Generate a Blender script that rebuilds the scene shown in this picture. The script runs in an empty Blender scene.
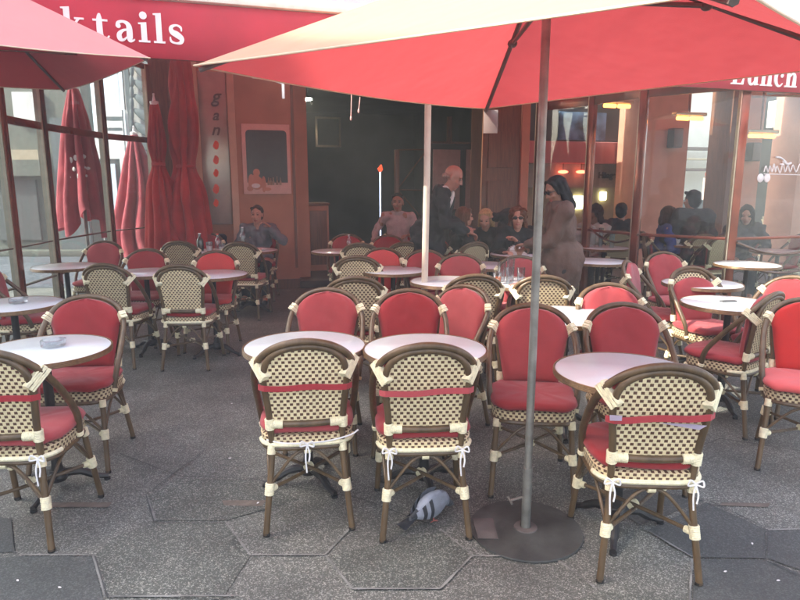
import bpy, bmesh, math, random
from mathutils import Vector, Matrix, noise
random.seed(7)
R = math.radians
S = bpy.context.scene
COL = S.collection

# ------------------------------------------------------------------ camera numbers
CAMZ, FPX, PITCH = 1.52, 620.0, R(10.7)
CP, SP = math.cos(PITCH), math.sin(PITCH)
def ray(px, py):
    u, v = (px-400)/FPX, (300-py)/FPX
    return Vector((u, CP+v*SP, -SP+v*CP))
def at_z(px, py, z):
    d = ray(px, py); t = (z-CAMZ)/d.z
    return Vector((d.x*t, d.y*t, z))
def at_y(px, py, Y):
    d = ray(px, py); t = Y/d.y
    return Vector((d.x*t, Y, CAMZ+d.z*t))

# ------------------------------------------------------------------ materials
def new_mat(name):
    m = bpy.data.materials.new(name); m.use_nodes = True
    nt = m.node_tree; nt.nodes.clear()
    out = nt.nodes.new('ShaderNodeOutputMaterial')
    return m, nt, out
def N(nt, typ, **kw):
    n = nt.nodes.new(typ)
    for k, v in kw.items():
        if k.startswith('i_'):
            n.inputs[k[2:].replace('_', ' ')].default_value = v
        else: setattr(n, k, v)
    return n
def c4(c): return (c[0], c[1], c[2], 1)
def mat(name, col, rough=.6, metal=0, var=.12, scale=12, bump=0, bscale=80, coat=0, spec=.5, stretch=None):
    """procedural principled: base colour varied by noise, optional bump"""
    m, nt, out = new_mat(name)
    b = N(nt, 'ShaderNodeBsdfPrincipled')
    b.inputs['Roughness'].default_value = rough; b.inputs['Metallic'].default_value = metal
    b.inputs['Coat Weight'].default_value = coat; b.inputs['Specular IOR Level'].default_value = spec
    tc = N(nt, 'ShaderNodeTexCoord')
    src = tc.outputs['Object']
    if stretch:
        mp = N(nt, 'ShaderNodeMapping'); mp.inputs['Scale'].default_value = stretch
        nt.links.new(src, mp.inputs['Vector']); src = mp.outputs['Vector']
    nz = N(nt, 'ShaderNodeTexNoise'); nz.inputs['Scale'].default_value = scale; nz.inputs['Detail'].default_value = 5
    nt.links.new(src, nz.inputs['Vector'])
    r = N(nt, 'ShaderNodeValToRGB')
    r.color_ramp.elements[0].position = .3; r.color_ramp.elements[1].position = .7
    r.color_ramp.elements[0].color = c4([max(0, x*(1-var)) for x in col])
    r.color_ramp.elements[1].color = c4([min(1, x*(1+var)) for x in col])
    nt.links.new(nz.outputs['Fac'], r.inputs['Fac'])
    nt.links.new(r.outputs['Color'], b.inputs['Base Color'])
    if bump:
        n2 = N(nt, 'ShaderNodeTexNoise'); n2.inputs['Scale'].default_value = bscale; n2.inputs['Detail'].default_value = 4
        nt.links.new(src, n2.inputs['Vector'])
        bp = N(nt, 'ShaderNodeBump'); bp.inputs['Strength'].default_value = bump; bp.inputs['Distance'].default_value = .01
        nt.links.new(n2.outputs['Fac'], bp.inputs['Height']); nt.links.new(bp.outputs['Normal'], b.inputs['Normal'])
    nt.links.new(b.outputs[0], out.inputs['Surface'])
    return m
def emit(name, col, s):
    m, nt, out = new_mat(name)
    e = N(nt, 'ShaderNodeEmission'); e.inputs['Color'].default_value = c4(col); e.inputs['Strength'].default_value = s
    nt.links.new(e.outputs[0], out.inputs['Surface']); return m
def fabric(name, col, trans=.4, var=.1, rough=.85, tcol=None, fold=0, outer=None):
    """canopy cloth that lets some light through"""
    m, nt, out = new_mat(name)
    tc = N(nt, 'ShaderNodeTexCoord')
    nz = N(nt, 'ShaderNodeTexNoise'); nz.inputs['Scale'].default_value = 3.5; nz.inputs['Detail'].default_value = 6
    nt.links.new(tc.outputs['Object'], nz.inputs['Vector'])
    r = N(nt, 'ShaderNodeValToRGB'); r.color_ramp.elements[0].position = .3; r.color_ramp.elements[1].position = .75
    r.color_ramp.elements[0].color = c4([x*(1-var) for x in col]); r.color_ramp.elements[1].color = c4([min(1, x*(1+var)) for x in col])
    nt.links.new(nz.outputs['Fac'], r.inputs['Fac'])
    if trans == 0:                 # no two cushions have faded alike
        oi = N(nt, 'ShaderNodeObjectInfo'); hv = N(nt, 'ShaderNodeHueSaturation'); mr = N(nt, 'ShaderNodeMapRange'); m2 = N(nt, 'ShaderNodeMapRange')
        mr.inputs['To Min'].default_value = .80; mr.inputs['To Max'].default_value = 1.18; m2.inputs['To Min'].default_value = 1.03; m2.inputs['To Max'].default_value = .88
        nt.links.new(oi.outputs['Random'], mr.inputs['Value']); nt.links.new(oi.outputs['Random'], m2.inputs['Value'])
        nt.links.new(mr.outputs[0], hv.inputs['Value']); nt.links.new(m2.outputs[0], hv.inputs['Saturation']); nt.links.new(r.outputs['Color'], hv.inputs['Color'])
        class _H: outputs = {'Color': hv.outputs['Color']}
        r = _H
    wv = N(nt, 'ShaderNodeTexNoise'); wv.inputs['Scale'].default_value = 260
    nt.links.new(tc.outputs['Object'], wv.inputs['Vector'])
    n3 = N(nt, 'ShaderNodeTexNoise'); n3.inputs['Scale'].default_value = 5; nt.links.new(tc.outputs['Object'], n3.inputs['Vector'])
    ad = N(nt, 'ShaderNodeMath', operation='MULTIPLY_ADD'); ad.inputs[1].default_value = fold
    nt.links.new(n3.outputs['Fac'], ad.inputs[0]); 
    ml = N(nt, 'ShaderNodeMath', operation='MULTIPLY'); ml.inputs[1].default_value = .06
    nt.links.new(wv.outputs['Fac'], ml.inputs[0]); nt.links.new(ml.outputs[0], ad.inputs[2])
    bp = N(nt, 'ShaderNodeBump'); bp.inputs['Strength'].default_value = .5; bp.inputs['Distance'].default_value = .02
    nt.links.new(ad.outputs[0], bp.inputs['Height'])
    b = N(nt, 'ShaderNodeBsdfPrincipled'); b.inputs['Roughness'].default_value = rough; b.inputs['Specular IOR Level'].default_value = .25
    b.inputs['Sheen Weight'].default_value = .2
    nt.links.new(r.outputs['Color'], b.inputs['Base Color']); nt.links.new(bp.outputs['Normal'], b.inputs['Normal'])
    if outer:                       # the weather side of the cloth has a paler colour
        ge = N(nt, 'ShaderNodeNewGeometry'); mo = N(nt, 'ShaderNodeMix', data_type='RGBA')
        nt.links.new(ge.outputs['Backfacing'], mo.inputs[0]); mo.inputs[6].default_value = c4(outer); nt.links.new(r.outputs['Color'], mo.inputs[7])
        nt.links.new(mo.outputs[2], b.inputs['Base Color'])
    if trans > 0:
        t = N(nt, 'ShaderNodeBsdfTranslucent'); t.inputs['Color'].default_value = c4(tcol or col)
        nt.links.new(bp.outputs['Normal'], t.inputs['Normal'])
        mx = N(nt, 'ShaderNodeMixShader'); mx.inputs[0].default_value = trans
        nt.links.new(b.outputs[0], mx.inputs[1]); nt.links.new(t.outputs[0], mx.inputs[2])
        nt.links.new(mx.outputs[0], out.inputs['Surface'])
    else: nt.links.new(b.outputs[0], out.inputs['Surface'])
    return m
def glass_pane(name, tint=(.93, .96, .95), refl=.03, ior=1.25, cap=.6):
    m, nt, out = new_mat(name)
    t = N(nt, 'ShaderNodeBsdfTransparent'); t.inputs['Color'].default_value = c4(tint)
    g = N(nt, 'ShaderNodeBsdfGlossy'); g.inputs['Roughness'].default_value = .015
    fr = N(nt, 'ShaderNodeFresnel'); fr.inputs['IOR'].default_value = ior
    nz = N(nt, 'ShaderNodeTexNoise'); nz.inputs['Scale'].default_value = 1.3
    tc = N(nt, 'ShaderNodeTexCoord'); nt.links.new(tc.outputs['Object'], nz.inputs['Vector'])
    bp = N(nt, 'ShaderNodeBump'); bp.inputs['Strength'].default_value = .012; bp.inputs['Distance'].default_value = .05
    nt.links.new(nz.outputs['Fac'], bp.inputs['Height']); nt.links.new(bp.outputs['Normal'], g.inputs['Normal'])
    ad = N(nt, 'ShaderNodeMath', operation='ADD'); ad.inputs[1].default_value = refl
    nt.links.new(fr.outputs[0], ad.inputs[0])
    mn = N(nt, 'ShaderNodeMath', operation='MINIMUM'); mn.inputs[1].default_value = cap; nt.links.new(ad.outputs[0], mn.inputs[0])
    mx = N(nt, 'ShaderNodeMixShader'); nt.links.new(mn.outputs[0], mx.inputs[0])
    nt.links.new(t.outputs[0], mx.inputs[1]); nt.links.new(g.outputs[0], mx.inputs[2])
    nt.links.new(mx.outputs[0], out.inputs['Surface'])
    return m
def weave(name, light, dark, p=.0275):
    """plaited cane: staggered dark squares in cream strands, laid out by UV in metres"""
    m, nt, out = new_mat(name)
    uv = N(nt, 'ShaderNodeUVMap'); sep = N(nt, 'ShaderNodeSeparateXYZ'); nt.links.new(uv.outputs[0], sep.inputs[0])
    def M(op, a, b=None, c=None):
        n = N(nt, 'ShaderNodeMath', operation=op)
        for i, v in enumerate((a, b, c)):
            if v is None: continue
            if isinstance(v, (int, float)): n.inputs[i].default_value = v
            else: nt.links.new(v, n.inputs[i])
        return n.outputs[0]
    vv = M('DIVIDE', sep.outputs['Y'], p*.60); row = M('FLOOR', vv); fv = M('FRACT', vv)
    par = M('MODULO', row, 2.0); par = M('ABSOLUTE', par)
    uu = M('MULTIPLY_ADD', par, .5, M('DIVIDE', sep.outputs['X'], p)); fu = M('FRACT', M('ADD', uu, 400))
    a = M('LESS_THAN', fu, .50); b = M('LESS_THAN', fv, .72); hole = M('MULTIPLY', a, b)
    mx = N(nt, 'ShaderNodeMix', data_type='RGBA'); nt.links.new(hole, mx.inputs[0])
    nz = N(nt, 'ShaderNodeTexNoise'); nz.inputs['Scale'].default_value = 30
    nt.links.new(uv.outputs[0], nz.inputs['Vector'])
    r = N(nt, 'ShaderNodeValToRGB'); r.color_ramp.elements[0].position = .3; r.color_ramp.elements[1].position = .7
    r.color_ramp.elements[0].color = c4([x*.86 for x in light]); r.color_ramp.elements[1].color = c4([min(1, x*1.08) for x in light])
    nt.links.new(nz.outputs['Fac'], r.inputs['Fac'])
    nt.links.new(r.outputs['Color'], mx.inputs[6]); mx.inputs[7].default_value = c4(dark)
    oi = N(nt, 'ShaderNodeObjectInfo'); mr = N(nt, 'ShaderNodeMapRange'); mr.inputs['To Min'].default_value = .78; mr.inputs['To Max'].default_value = 1.1; hv = N(nt, 'ShaderNodeHueSaturation')
    nt.links.new(oi.outputs['Random'], mr.inputs['Value']); nt.links.new(mr.outputs[0], hv.inputs['Value'])
    bs = N(nt, 'ShaderNodeBsdfPrincipled'); bs.inputs['Roughness'].default_value = .5
    nt.links.new(mx.outputs[2], hv.inputs['Color']); nt.links.new(hv.outputs['Color'], bs.inputs['Base Color'])
    hx = M('ABSOLUTE', M('SUBTRACT', fu, .72)); 
    h = M('SUBTRACT', M('SUBTRACT', 1.0, M('MULTIPLY', hole, .8)), M('MULTIPLY', hx, .6))
    bp = N(nt, 'ShaderNodeBump'); bp.inputs['Strength'].default_value = .8; bp.inputs['Distance'].default_value = .004
    nt.links.new(h, bp.inputs['Height']); nt.links.new(bp.outputs['Normal'], bs.inputs['Normal'])
    nt.links.new(bs.outputs[0], out.inputs['Surface'])
    return m
def pavement_mat(name, col, speck, amount=.5, scale=130):
    m, nt, out = new_mat(name)
    tc = N(nt, 'ShaderNodeTexCoord')
    vo = N(nt, 'ShaderNodeTexVoronoi'); vo.inputs['Scale'].default_value = scale
    nt.links.new(tc.outputs['Object'], vo.inputs['Vector'])
    sep = N(nt, 'ShaderNodeSeparateColor'); nt.links.new(vo.outputs['Color'], sep.inputs[0])
    r = N(nt, 'ShaderNodeValToRGB')
    e = r.color_ramp.elements; e[0].position = .2; e[0].color = c4([x*.62 for x in col]); e[1].position = .97; e[1].color = c4(speck)
    k = r.color_ramp.elements.new(.72); k.color = c4([x*1.15 for x in col])
    nt.links.new(sep.outputs[0], r.inputs['Fac'])
    big = N(nt, 'ShaderNodeTexNoise'); big.inputs['Scale'].default_value = 1.7; big.inputs['Detail'].default_value = 9; big.inputs['Roughness'].default_value = .65
    nt.links.new(tc.outputs['Object'], big.inputs['Vector'])
    br = N(nt, 'ShaderNodeValToRGB'); br.color_ramp.elements[0].position = .34; br.color_ramp.elements[1].position = .68
    br.color_ramp.elements[0].color = (.50, .50, .50, 1); br.color_ramp.elements[1].color = (1.1, 1.09, 1.06, 1)
    nt.links.new(big.outputs['Fac'], br.inputs['Fac'])
    mx = N(nt, 'ShaderNodeMix', data_type='RGBA', blend_type='MULTIPLY'); mx.inputs[0].default_value = 1
    nt.links.new(r.outputs['Color'], mx.inputs[6]); nt.links.new(br.outputs['Color'], mx.inputs[7])
    flat = N(nt, 'ShaderNodeMix', data_type='RGBA'); flat.inputs[0].default_value = amount
    flat.inputs[6].default_value = c4(col); nt.links.new(mx.outputs[2], flat.inputs[7])
    b = N(nt, 'ShaderNodeBsdfPrincipled'); b.inputs['Roughness'].default_value = .62; b.inputs['Specular IOR Level'].default_value = .4
    nt.links.new(flat.outputs[2], b.inputs['Base Color'])
    rr = N(nt, 'ShaderNodeMapRange'); rr.inputs['To Min'].default_value = .42; rr.inputs['To Max'].default_value = .75
    nt.links.new(big.outputs['Fac'], rr.inputs['Value']); nt.links.new(rr.outputs[0], b.inputs['Roughness'])
    bp = N(nt, 'ShaderNodeBump'); bp.inputs['Strength'].default_value = .45; bp.inputs['Distance'].default_value = .003
    nt.links.new(sep.outputs[1], bp.inputs['Height']); nt.links.new(bp.outputs['Normal'], b.inputs['Normal'])
    nt.links.new(b.outputs[0], out.inputs['Surface'])
    return m

M = {}
M['rattan'] = mat('rattan', (.105, .066, .031), .38, var=.35, scale=22, bump=.25, bscale=60, stretch=(1, 1, .25))
M['binding'] = mat('cream_binding', (.82, .76, .52), .5, var=.14, scale=60, bump=.35, bscale=160)
M['weave'] = weave('cane_weave', (.76, .65, .40), (.10, .046, .026))
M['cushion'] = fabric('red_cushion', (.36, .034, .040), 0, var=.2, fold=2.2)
M['cushion_bright'] = fabric('sunlit_red_cushion', (.58, .034, .03), 0, var=.12, fold=1.0)  # brighter copy of the cushion red, sunlight put into the colour
M['strap'] = fabric('red_strap', (.36, .02, .03), 0)
M['ribbon'] = mat('lilac_ribbon', (.62, .56, .72), .5)
M['string'] = mat('white_string', (.8, .79, .78), .7)
M['rubber'] = mat('black_rubber', (.015, .015, .015), .6)
M['table_white'] = mat('white_laminate', (.67, .735, .755), .22, var=.05, scale=4, coat=.2)
M['table_edge'] = mat('ribbed_brass_edge', (.19, .112, .05), .35, metal=.35, var=.3, scale=40)
M['iron'] = mat('black_cast_iron', (.016, .015, .015), .45, bump=.2, bscale=50)
M['steel'] = mat('galvanised_pole', (.27, .27, .245), .42, metal=.6, var=.25, scale=15)
M['cream_pole'] = mat('cream_pole_paint', (.56, .47, .38), .4, var=.08)
M['plate'] = mat('dark_steel_plate', (.060, .062, .058), .5, metal=.2, var=.5, scale=6, bump=.2, bscale=40)
M['plate_worn'] = mat('worn_plate_patch', (.105, .09, .084), .6, var=.3, scale=12)
M['canopy'] = fabric('red_canopy', (.46, .055, .058), .27, tcol=(.68, .095, .10), fold=1.2, outer=(.52, .29, .17))
M['canopy_rose'] = fabric('rose_canopy', (.50, .07, .085), .26, tcol=(.5, .06, .07), fold=.6, outer=(.66, .24, .24))
M['folded_red'] = fabric('folded_red_cloth', (.48, .045, .045), .2, var=.3, fold=3.0)
M['folded_rose'] = fabric('folded_rose_cloth', (.40, .075, .095), .2, var=.3, fold=3.0)
M['awning'] = fabric('red_awning_cloth', (.52, .028, .055), .16, tcol=(.60, .08, .08), fold=.4)
M['hem'] = fabric('pale_hem', (.80, .66, .50), .3)
M['rib'] = mat('grey_rib', (.13, .10, .09), .5, metal=.2)
M['letter'] = mat('white_letter', (.80, .72, .70), .6, var=.12, scale=9)
M['cream_strip'] = mat('cream_awning_box', (.74, .70, .62), .5)
M['frame_red'] = mat('dark_red_metal', (.25, .070, .040), .22, metal=.55, var=.4, scale=4, coat=.3)
M['frame_brown'] = mat('brown_metal', (.13, .072, .046), .25, metal=.5, var=.4, scale=4, coat=.3)
M['frame_light'] = mat('pale_metal_edge', (.52, .44, .32), .28, metal=.7)
M['glass'] = glass_pane('glass_pane')
M['glass_left'] = glass_pane('glass_pane_left', (.90, .95, .96), .03, 1.2, .13)
M['wall_brown'] = mat('brown_wall', (.44, .21, .13), .6, var=.12, scale=3, bump=.1, bscale=20)
M['wall_cream'] = mat('cream_trim', (.58, .40, .28), .5, var=.1, scale=5)
M['salmon'] = mat('salmon_plaster', (.55, .28, .19), .7, var=.1, scale=4, bump=.1, bscale=30)
M['wood'] = mat('varnished_wood', (.16, .068, .036), .4, var=.3, scale=6, stretch=(6, 6, .6))
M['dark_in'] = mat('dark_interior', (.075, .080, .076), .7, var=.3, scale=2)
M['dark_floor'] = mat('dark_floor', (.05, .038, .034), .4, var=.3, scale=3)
M['white_board'] = mat('pale_board', (.50, .38, .35), .6, var=.1)
M['white_wall'] = mat('white_wall', (.80, .80, .72), .8, var=.06, scale=2)
M['bare'] = mat('pale_stone_wall', (.62, .60, .58), .8, var=.08, scale=3, bump=.1)
M['teal'] = mat('teal_grey_paint', (.085, .105, .11), .6, var=.15)
M['greygreen'] = mat('grey_green_paint', (.10, .11, .088), .7, var=.15)
M['blueglass'] = mat('blue_white_glass', (.60, .66, .74), .15, var=.06)
M['shutter'] = mat('dark_shutter', (.06, .065, .065), .6)
M['pink_awning'] = fabric('pink_awning', (.72, .27, .27), .2)
M['tan'] = mat('tan_wall', (.36, .29, .20), .7, var=.1)
M['tag_grey'] = mat('grey_tag', (.27, .22, .20), .7)
M['sign_grey'] = mat('sign_grey', (.26, .27, .23), .6, var=.1)
M['black'] = mat('black_paint', (.012, .012, .012), .4)
M['poster_dark'] = mat('poster_dark', (.030, .034, .033), .3, var=.2)
M['poster_frame'] = mat('poster_frame', (.72, .48, .42), .5, var=.06)
M['mirror'] = mat('brushed_mirror', (.42, .40, .35), .2, metal=.35, var=.35, scale=2)
M['orange_red'] = mat('orange_red_vinyl', (.80, .09, .03), .45)
M['grey_letter'] = mat('dark_letter', (.05, .03, .03), .5)
M['script'] = mat('white_script', (.72, .66, .66), .5)
M['clear'] = glass_pane('drink_glass', (.88, .90, .92), .08, 1.5)
M['bottle_dark'] = mat('dark_bottle', (.03, .035, .03), .12, coat=.6)
M['paper'] = mat('white_paper', (.75, .72, .70), .7)
M['ceramic'] = mat('white_ceramic', (.78, .76, .76), .2)
M['pinkcloth'] = mat('pink_napkin', (.62, .34, .30), .8)
M['orangefood'] = mat('orange_drink', (.70, .20, .06), .25)
M['heater'] = emit('heater_glow', (1, .30, .05), 1.6)
M['lamp'] = emit('lamp_glow', (1, .92, .70), 45)
M['lampsoft'] = emit('shop_light', (.95, .9, .5), 2.2)
M['redlamp'] = emit('red_shop_lamp', (1, .12, .06), 1.6)
M['neon'] = emit('blue_white_neon', (.55, .66, 1), .8)
M['neon_red'] = emit('red_neon_tip', (1, .10, .03), .22)
M['art'] = mat('blue_banner_art', (.10, .20, .34), .5, var=1.4, scale=3.2)

# ------------------------------------------------------------------ object helpers
def link(o, parent=None, loc=None):
    COL.objects.link(o)
    if parent: o.parent = parent
    if loc is not None: o.location = loc
    return o
def mk(name, bm, m, parent=None, smooth=True, loc=None, rotz=None, angle=40):
    me = bpy.data.meshes.new(name); bm.normal_update(); bm.to_mesh(me); bm.free()
    for x in (m if isinstance(m, (list, tuple)) else [m]): me.materials.append(M[x] if isinstance(x, str) else x)
    if smooth:
        for p in me.polygons: p.use_smooth = True
        try: me.set_sharp_from_angle(angle=R(angle))
        except Exception: pass
    o = bpy.data.objects.new(name, me); link(o, parent, loc)
    if rotz is not None: o.rotation_euler.z = rotz
    return o
def thing(name, label, cat, loc=(0, 0, 0), rotz=0, group=None):
    o = bpy.data.objects.new(name, None); o.empty_display_size = .1; COL.objects.link(o)
    o.location = loc; o.rotation_euler = (0, 0, rotz)
    return tag(o, label, cat, group)
def tag(o, label, cat, group=None):
    o['label'] = label; o['category'] = cat
    if group: o['group'] = group
    return o
def struct(o): o['kind'] = 'structure'; return o
def dup(root, loc, rotz, label, group=None):
    r = root.copy(); COL.objects.link(r); r.location = loc; r.rotation_euler = (0, 0, rotz); r['label'] = label
    if group: r['group'] = group
    for ch in list(root.children):
        c = ch.copy(); COL.objects.link(c); c.parent = r
        for g in ch.children:
            d = g.copy(); COL.objects.link(d); d.parent = c
    return r
def B(): return bmesh.new()
def box(bm, x0, x1, y0, y1, z0, z1, mi=0, bevel=0, M4=None):
    v = [bm.verts.new((x, y, z)) for z in (z0, z1) for x, y in ((x0, y0), (x1, y0), (x1, y1), (x0, y1))]
    f = [(3, 2, 1, 0), (4, 5, 6, 7), (0, 1, 5, 4), (1, 2, 6, 5), (2, 3, 7, 6), (3, 0, 4, 7)]
    fs = [bm.faces.new([v[i] for i in q]) for q in f]
    for q in fs: q.material_index = mi
    if bevel:
        es = list({e for q in fs for e in q.edges})
        r = bmesh.ops.bevel(bm, geom=es, offset=bevel, segments=2, affect='EDGES', profile=.6)
        for q in r['faces']: q.material_index = mi
        v = list({x for q in r['faces'] for x in q.verts} | {x for x in v if x.is_valid})
    if M4 is not None:
        for x in v:
            if x.is_valid: x.co = M4 @ x.co
    return v
def catmull(pts, n=6):
    P = [Vector(p) for p in pts]; out = []
    for i in range(len(P)-1):
        p0 = P[i-1] if i else P[0]*2-P[1]; p1, p2 = P[i], P[i+1]; p3 = P[i+2] if i+2 < len(P) else P[-1]*2-P[-2]
        for k in range(n):
            t = k/n
            out.append(.5*((2*p1)+(p2-p0)*t+(2*p0-5*p1+4*p2-p3)*t*t+(3*p1-p0-3*p2+p3)*t**3))
    out.append(P[-1]); return out
def tube(bm, pts, r, seg=8, mi=0, cap=True):
    P = [Vector(p) for p in pts]; rs = r if isinstance(r, (list, tuple)) else [r]*len(P)
    rings = []; up = None
    for i, p in enumerate(P):
        t = (P[min(i+1, len(P)-1)]-P[max(i-1, 0)]).normalized()
        if up is None:
            up = Vector((0, 0, 1)) if abs(t.z) < .9 else Vector((1, 0, 0))
        a = (up-t*up.dot(t)).normalized(); b = t.cross(a); up = a
        rings.append([bm.verts.new(p+(a*math.cos(2*math.pi*k/seg)+b*math.sin(2*math.pi*k/seg))*rs[i]) for k in range(seg)])
    for i in range(len(rings)-1):
        for k in range(seg):
            f = bm.faces.new((rings[i][k], rings[i][(k+1) % seg], rings[i+1][(k+1) % seg], rings[i+1][k])); f.material_index = mi
    if cap:
        bm.faces.new(rings[0][::-1]).material_index = mi; bm.faces.new(rings[-1]).material_index = mi
def lathe(bm, prof, seg=32, cx=0, cy=0, mi=0):
    rings = []
    for r, z in prof:
        if r <= 1e-5: rings.append([bm.verts.new((cx, cy, z))])
        else: rings.append([bm.verts.new((cx+r*math.cos(2*math.pi*k/seg), cy+r*math.sin(2*math.pi*k/seg), z)) for k in range(seg)])
    for i in range(len(rings)-1):
        a, b = rings[i], rings[i+1]
        for k in range(seg):
            k2 = (k+1) % seg
            if len(a) == 1 and len(b) == 1: continue
            if len(a) == 1: f = bm.faces.new((a[0], b[k2], b[k]))
            elif len(b) == 1: f = bm.faces.new((a[k], a[k2], b[0]))
            else: f = bm.faces.new((a[k], a[k2], b[k2], b[k]))
            f.material_index = mi
def ellipsoid(bm, c, r, rot=None, u=16, v=10, mi=0):
    m4 = Matrix.Translation(Vector(c)) @ (rot.to_4x4() if rot is not None else Matrix.Identity(4)) @ Matrix.Diagonal((r[0], r[1], r[2], 1))
    res = bmesh.ops.create_uvsphere(bm, u_segments=u, v_segments=v, radius=1, matrix=m4)
    for x in res['verts']:
        for f in x.link_faces: f.material_index = mi
def cone(bm, a, b, ra, rb, seg=12):
    """capsule whose radius runs from ra to rb"""
    a, b = Vector(a), Vector(b)
    ellipsoid(bm, a, (ra,)*3, u=seg, v=8); ellipsoid(bm, b, (rb,)*3, u=seg, v=8)
    if (b-a).length > 1e-4: tube(bm, [a, b], [ra, rb], seg)
def remesh(bm, voxel, smooth=4, disp=0, dscale=12, seed=0):
    me = bpy.data.meshes.new('tmp'); bm.to_mesh(me); bm.free()
    o = bpy.data.objects.new('tmp', me); COL.objects.link(o)
    md = o.modifiers.new('r', 'REMESH'); md.mode = 'VOXEL'; md.voxel_size = voxel
    sm = o.modifiers.new('s', 'SMOOTH'); sm.iterations = smooth; sm.factor = .5
    dg = bpy.context.evaluated_depsgraph_get(); ev = o.evaluated_get(dg)
    me2 = bpy.data.meshes.new_from_object(ev)
    bpy.data.objects.remove(o); bpy.data.meshes.remove(me)
    bm = bmesh.new(); bm.from_mesh(me2); bpy.data.meshes.remove(me2)
    if disp:
        bm.normal_update(); off = Vector((seed*3.1, seed*1.7, 0))
        for v in bm.verts: v.co += v.normal*disp*noise.noise(v.co*dscale+off)
    return bm

# ------------------------------------------------------------------ the chair
HOOP = [(.205, .06, .392), (.218, .03, .50), (.223, -.06, .62), (.217, -.15, .72), (.183, -.213, .80), (.108, -.243, .853), (0, -.252, .873)]
INNER = [(.152, -.172, .40), (.160, -.193, .55), (.174, -.215, .68), (.172, -.226, .74), (.150, -.236, .796), (.090, -.243, .836), (0, -.247, .850)]
def mirror_path(half): return half + [(-x, y, z) for x, y, z in half[-2::-1]]
def half_width(path, z):
    pts = catmull(path, 8)
    for a, b in zip(pts, pts[1:]):
        if a.z <= z <= b.z: 
            t = (z-a.z)/max(1e-6, b.z-a.z); return a.x+(b.x-a.x)*t, a.y+(b.y-a.y)*t
    return (.0, pts[-1].y) if z > pts[-1].z else (pts[0].x, pts[0].y)
def superell(t, a, b, n=4.2):
    c, s = math.cos(t), math.sin(t)
    return (a*math.copysign(abs(c)**(2/n), c), b*math.copysign(abs(s)**(2/n), s))
def chair_leg(sx, rear):
    bm = B()
    if rear: tube(bm, catmull([(sx*.152, -.172, .40), (sx*.158, -.187, .30), (sx*.188, -.240, .006)], 4), .0140, 10)
    else: tube(bm, catmull([(sx*.178, .158, .385), (sx*.183, .172, .28), (sx*.200, .225, .006)], 4), .0140, 10)
    return bm
def leg_pt(sx, rear, z):
    a, b = ((Vector((sx*.158, -.187, .30)), Vector((sx*.188, -.240, 0))) if rear else (Vector((sx*.183, .172, .28)), Vector((sx*.2, .225, 0))))
    return a+(b-a)*((a.z-z)/(a.z-b.z))
def wrap(bm, a, b, r):
    """a cuff of several turns round a tube"""
    a, b = Vector(a), Vector(b); n = 7; pts = []; rs = []
    for i in range(n*2+1):
        pts.append(a+(b-a)*i/(n*2)); rs.append(r*(1.0 if i % 2 else .93))
    tube(bm, pts, rs, 10)
def panel_y(z): return half_width(INNER, z)[1]
def cushion_back(slip=0):
    bm = B(); n, mcol = 16, 14
    z0, z1 = .475-slip*.2, .866-slip
    def hw(t):
        z = z0+(z1-z0)*t
        base = .140+.048*min(1, t/.7)
        if t > .62:
            k = (t-.62)/.38; base = .188*math.sqrt(max(0, 1-k**2.3))
        return max(base, .012)
    F, K = [], []
    for i in range(n+1):
        t = i/n; t = 1-(1-t)**1.25 if t > .0 else 0
        z = z0+(z1-z0)*t; w = hw(t); y = panel_y(min(z, .845)); ev = (1-abs(2*t-1)**6)**.5
        rf, rk = [], []
        for j in range(mcol+1):
            s = -1+2*j/mcol
            th = .010+.030*((1-abs(s)**5)**.5)*ev
            bow = .016*s*s
            rf.append(bm.verts.new((s*w, y+.020+bow+th, z))); rk.append(bm.verts.new((s*w, y+.014+bow, z)))
        F.append(rf); K.append(rk)
    for i in range(n):
        for j in range(mcol):
            bm.faces.new((F[i][j+1], F[i][j], F[i+1][j], F[i+1][j+1])); bm.faces.new((K[i][j], K[i][j+1], K[i+1][j+1], K[i+1][j]))
        for j in (0, mcol):
            q = (F[i][j], K[i][j], K[i+1][j], F[i+1][j]); bm.faces.new(q if j == 0 else q[::-1])
    for i in (0, n):
        for j in range(mcol):
            q = (K[i][j], F[i][j], F[i][j+1], K[i][j+1]); bm.faces.new(q if i == 0 else q[::-1])
    bmesh.ops.recalc_face_normals(bm, faces=bm.faces)
    return bm
def uv_of(bm, fn):
    uv = bm.loops.layers.uv.verify()
    for f in bm.faces:
        for l in f.loops: l[uv].uv = fn(l.vert.co)
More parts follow.
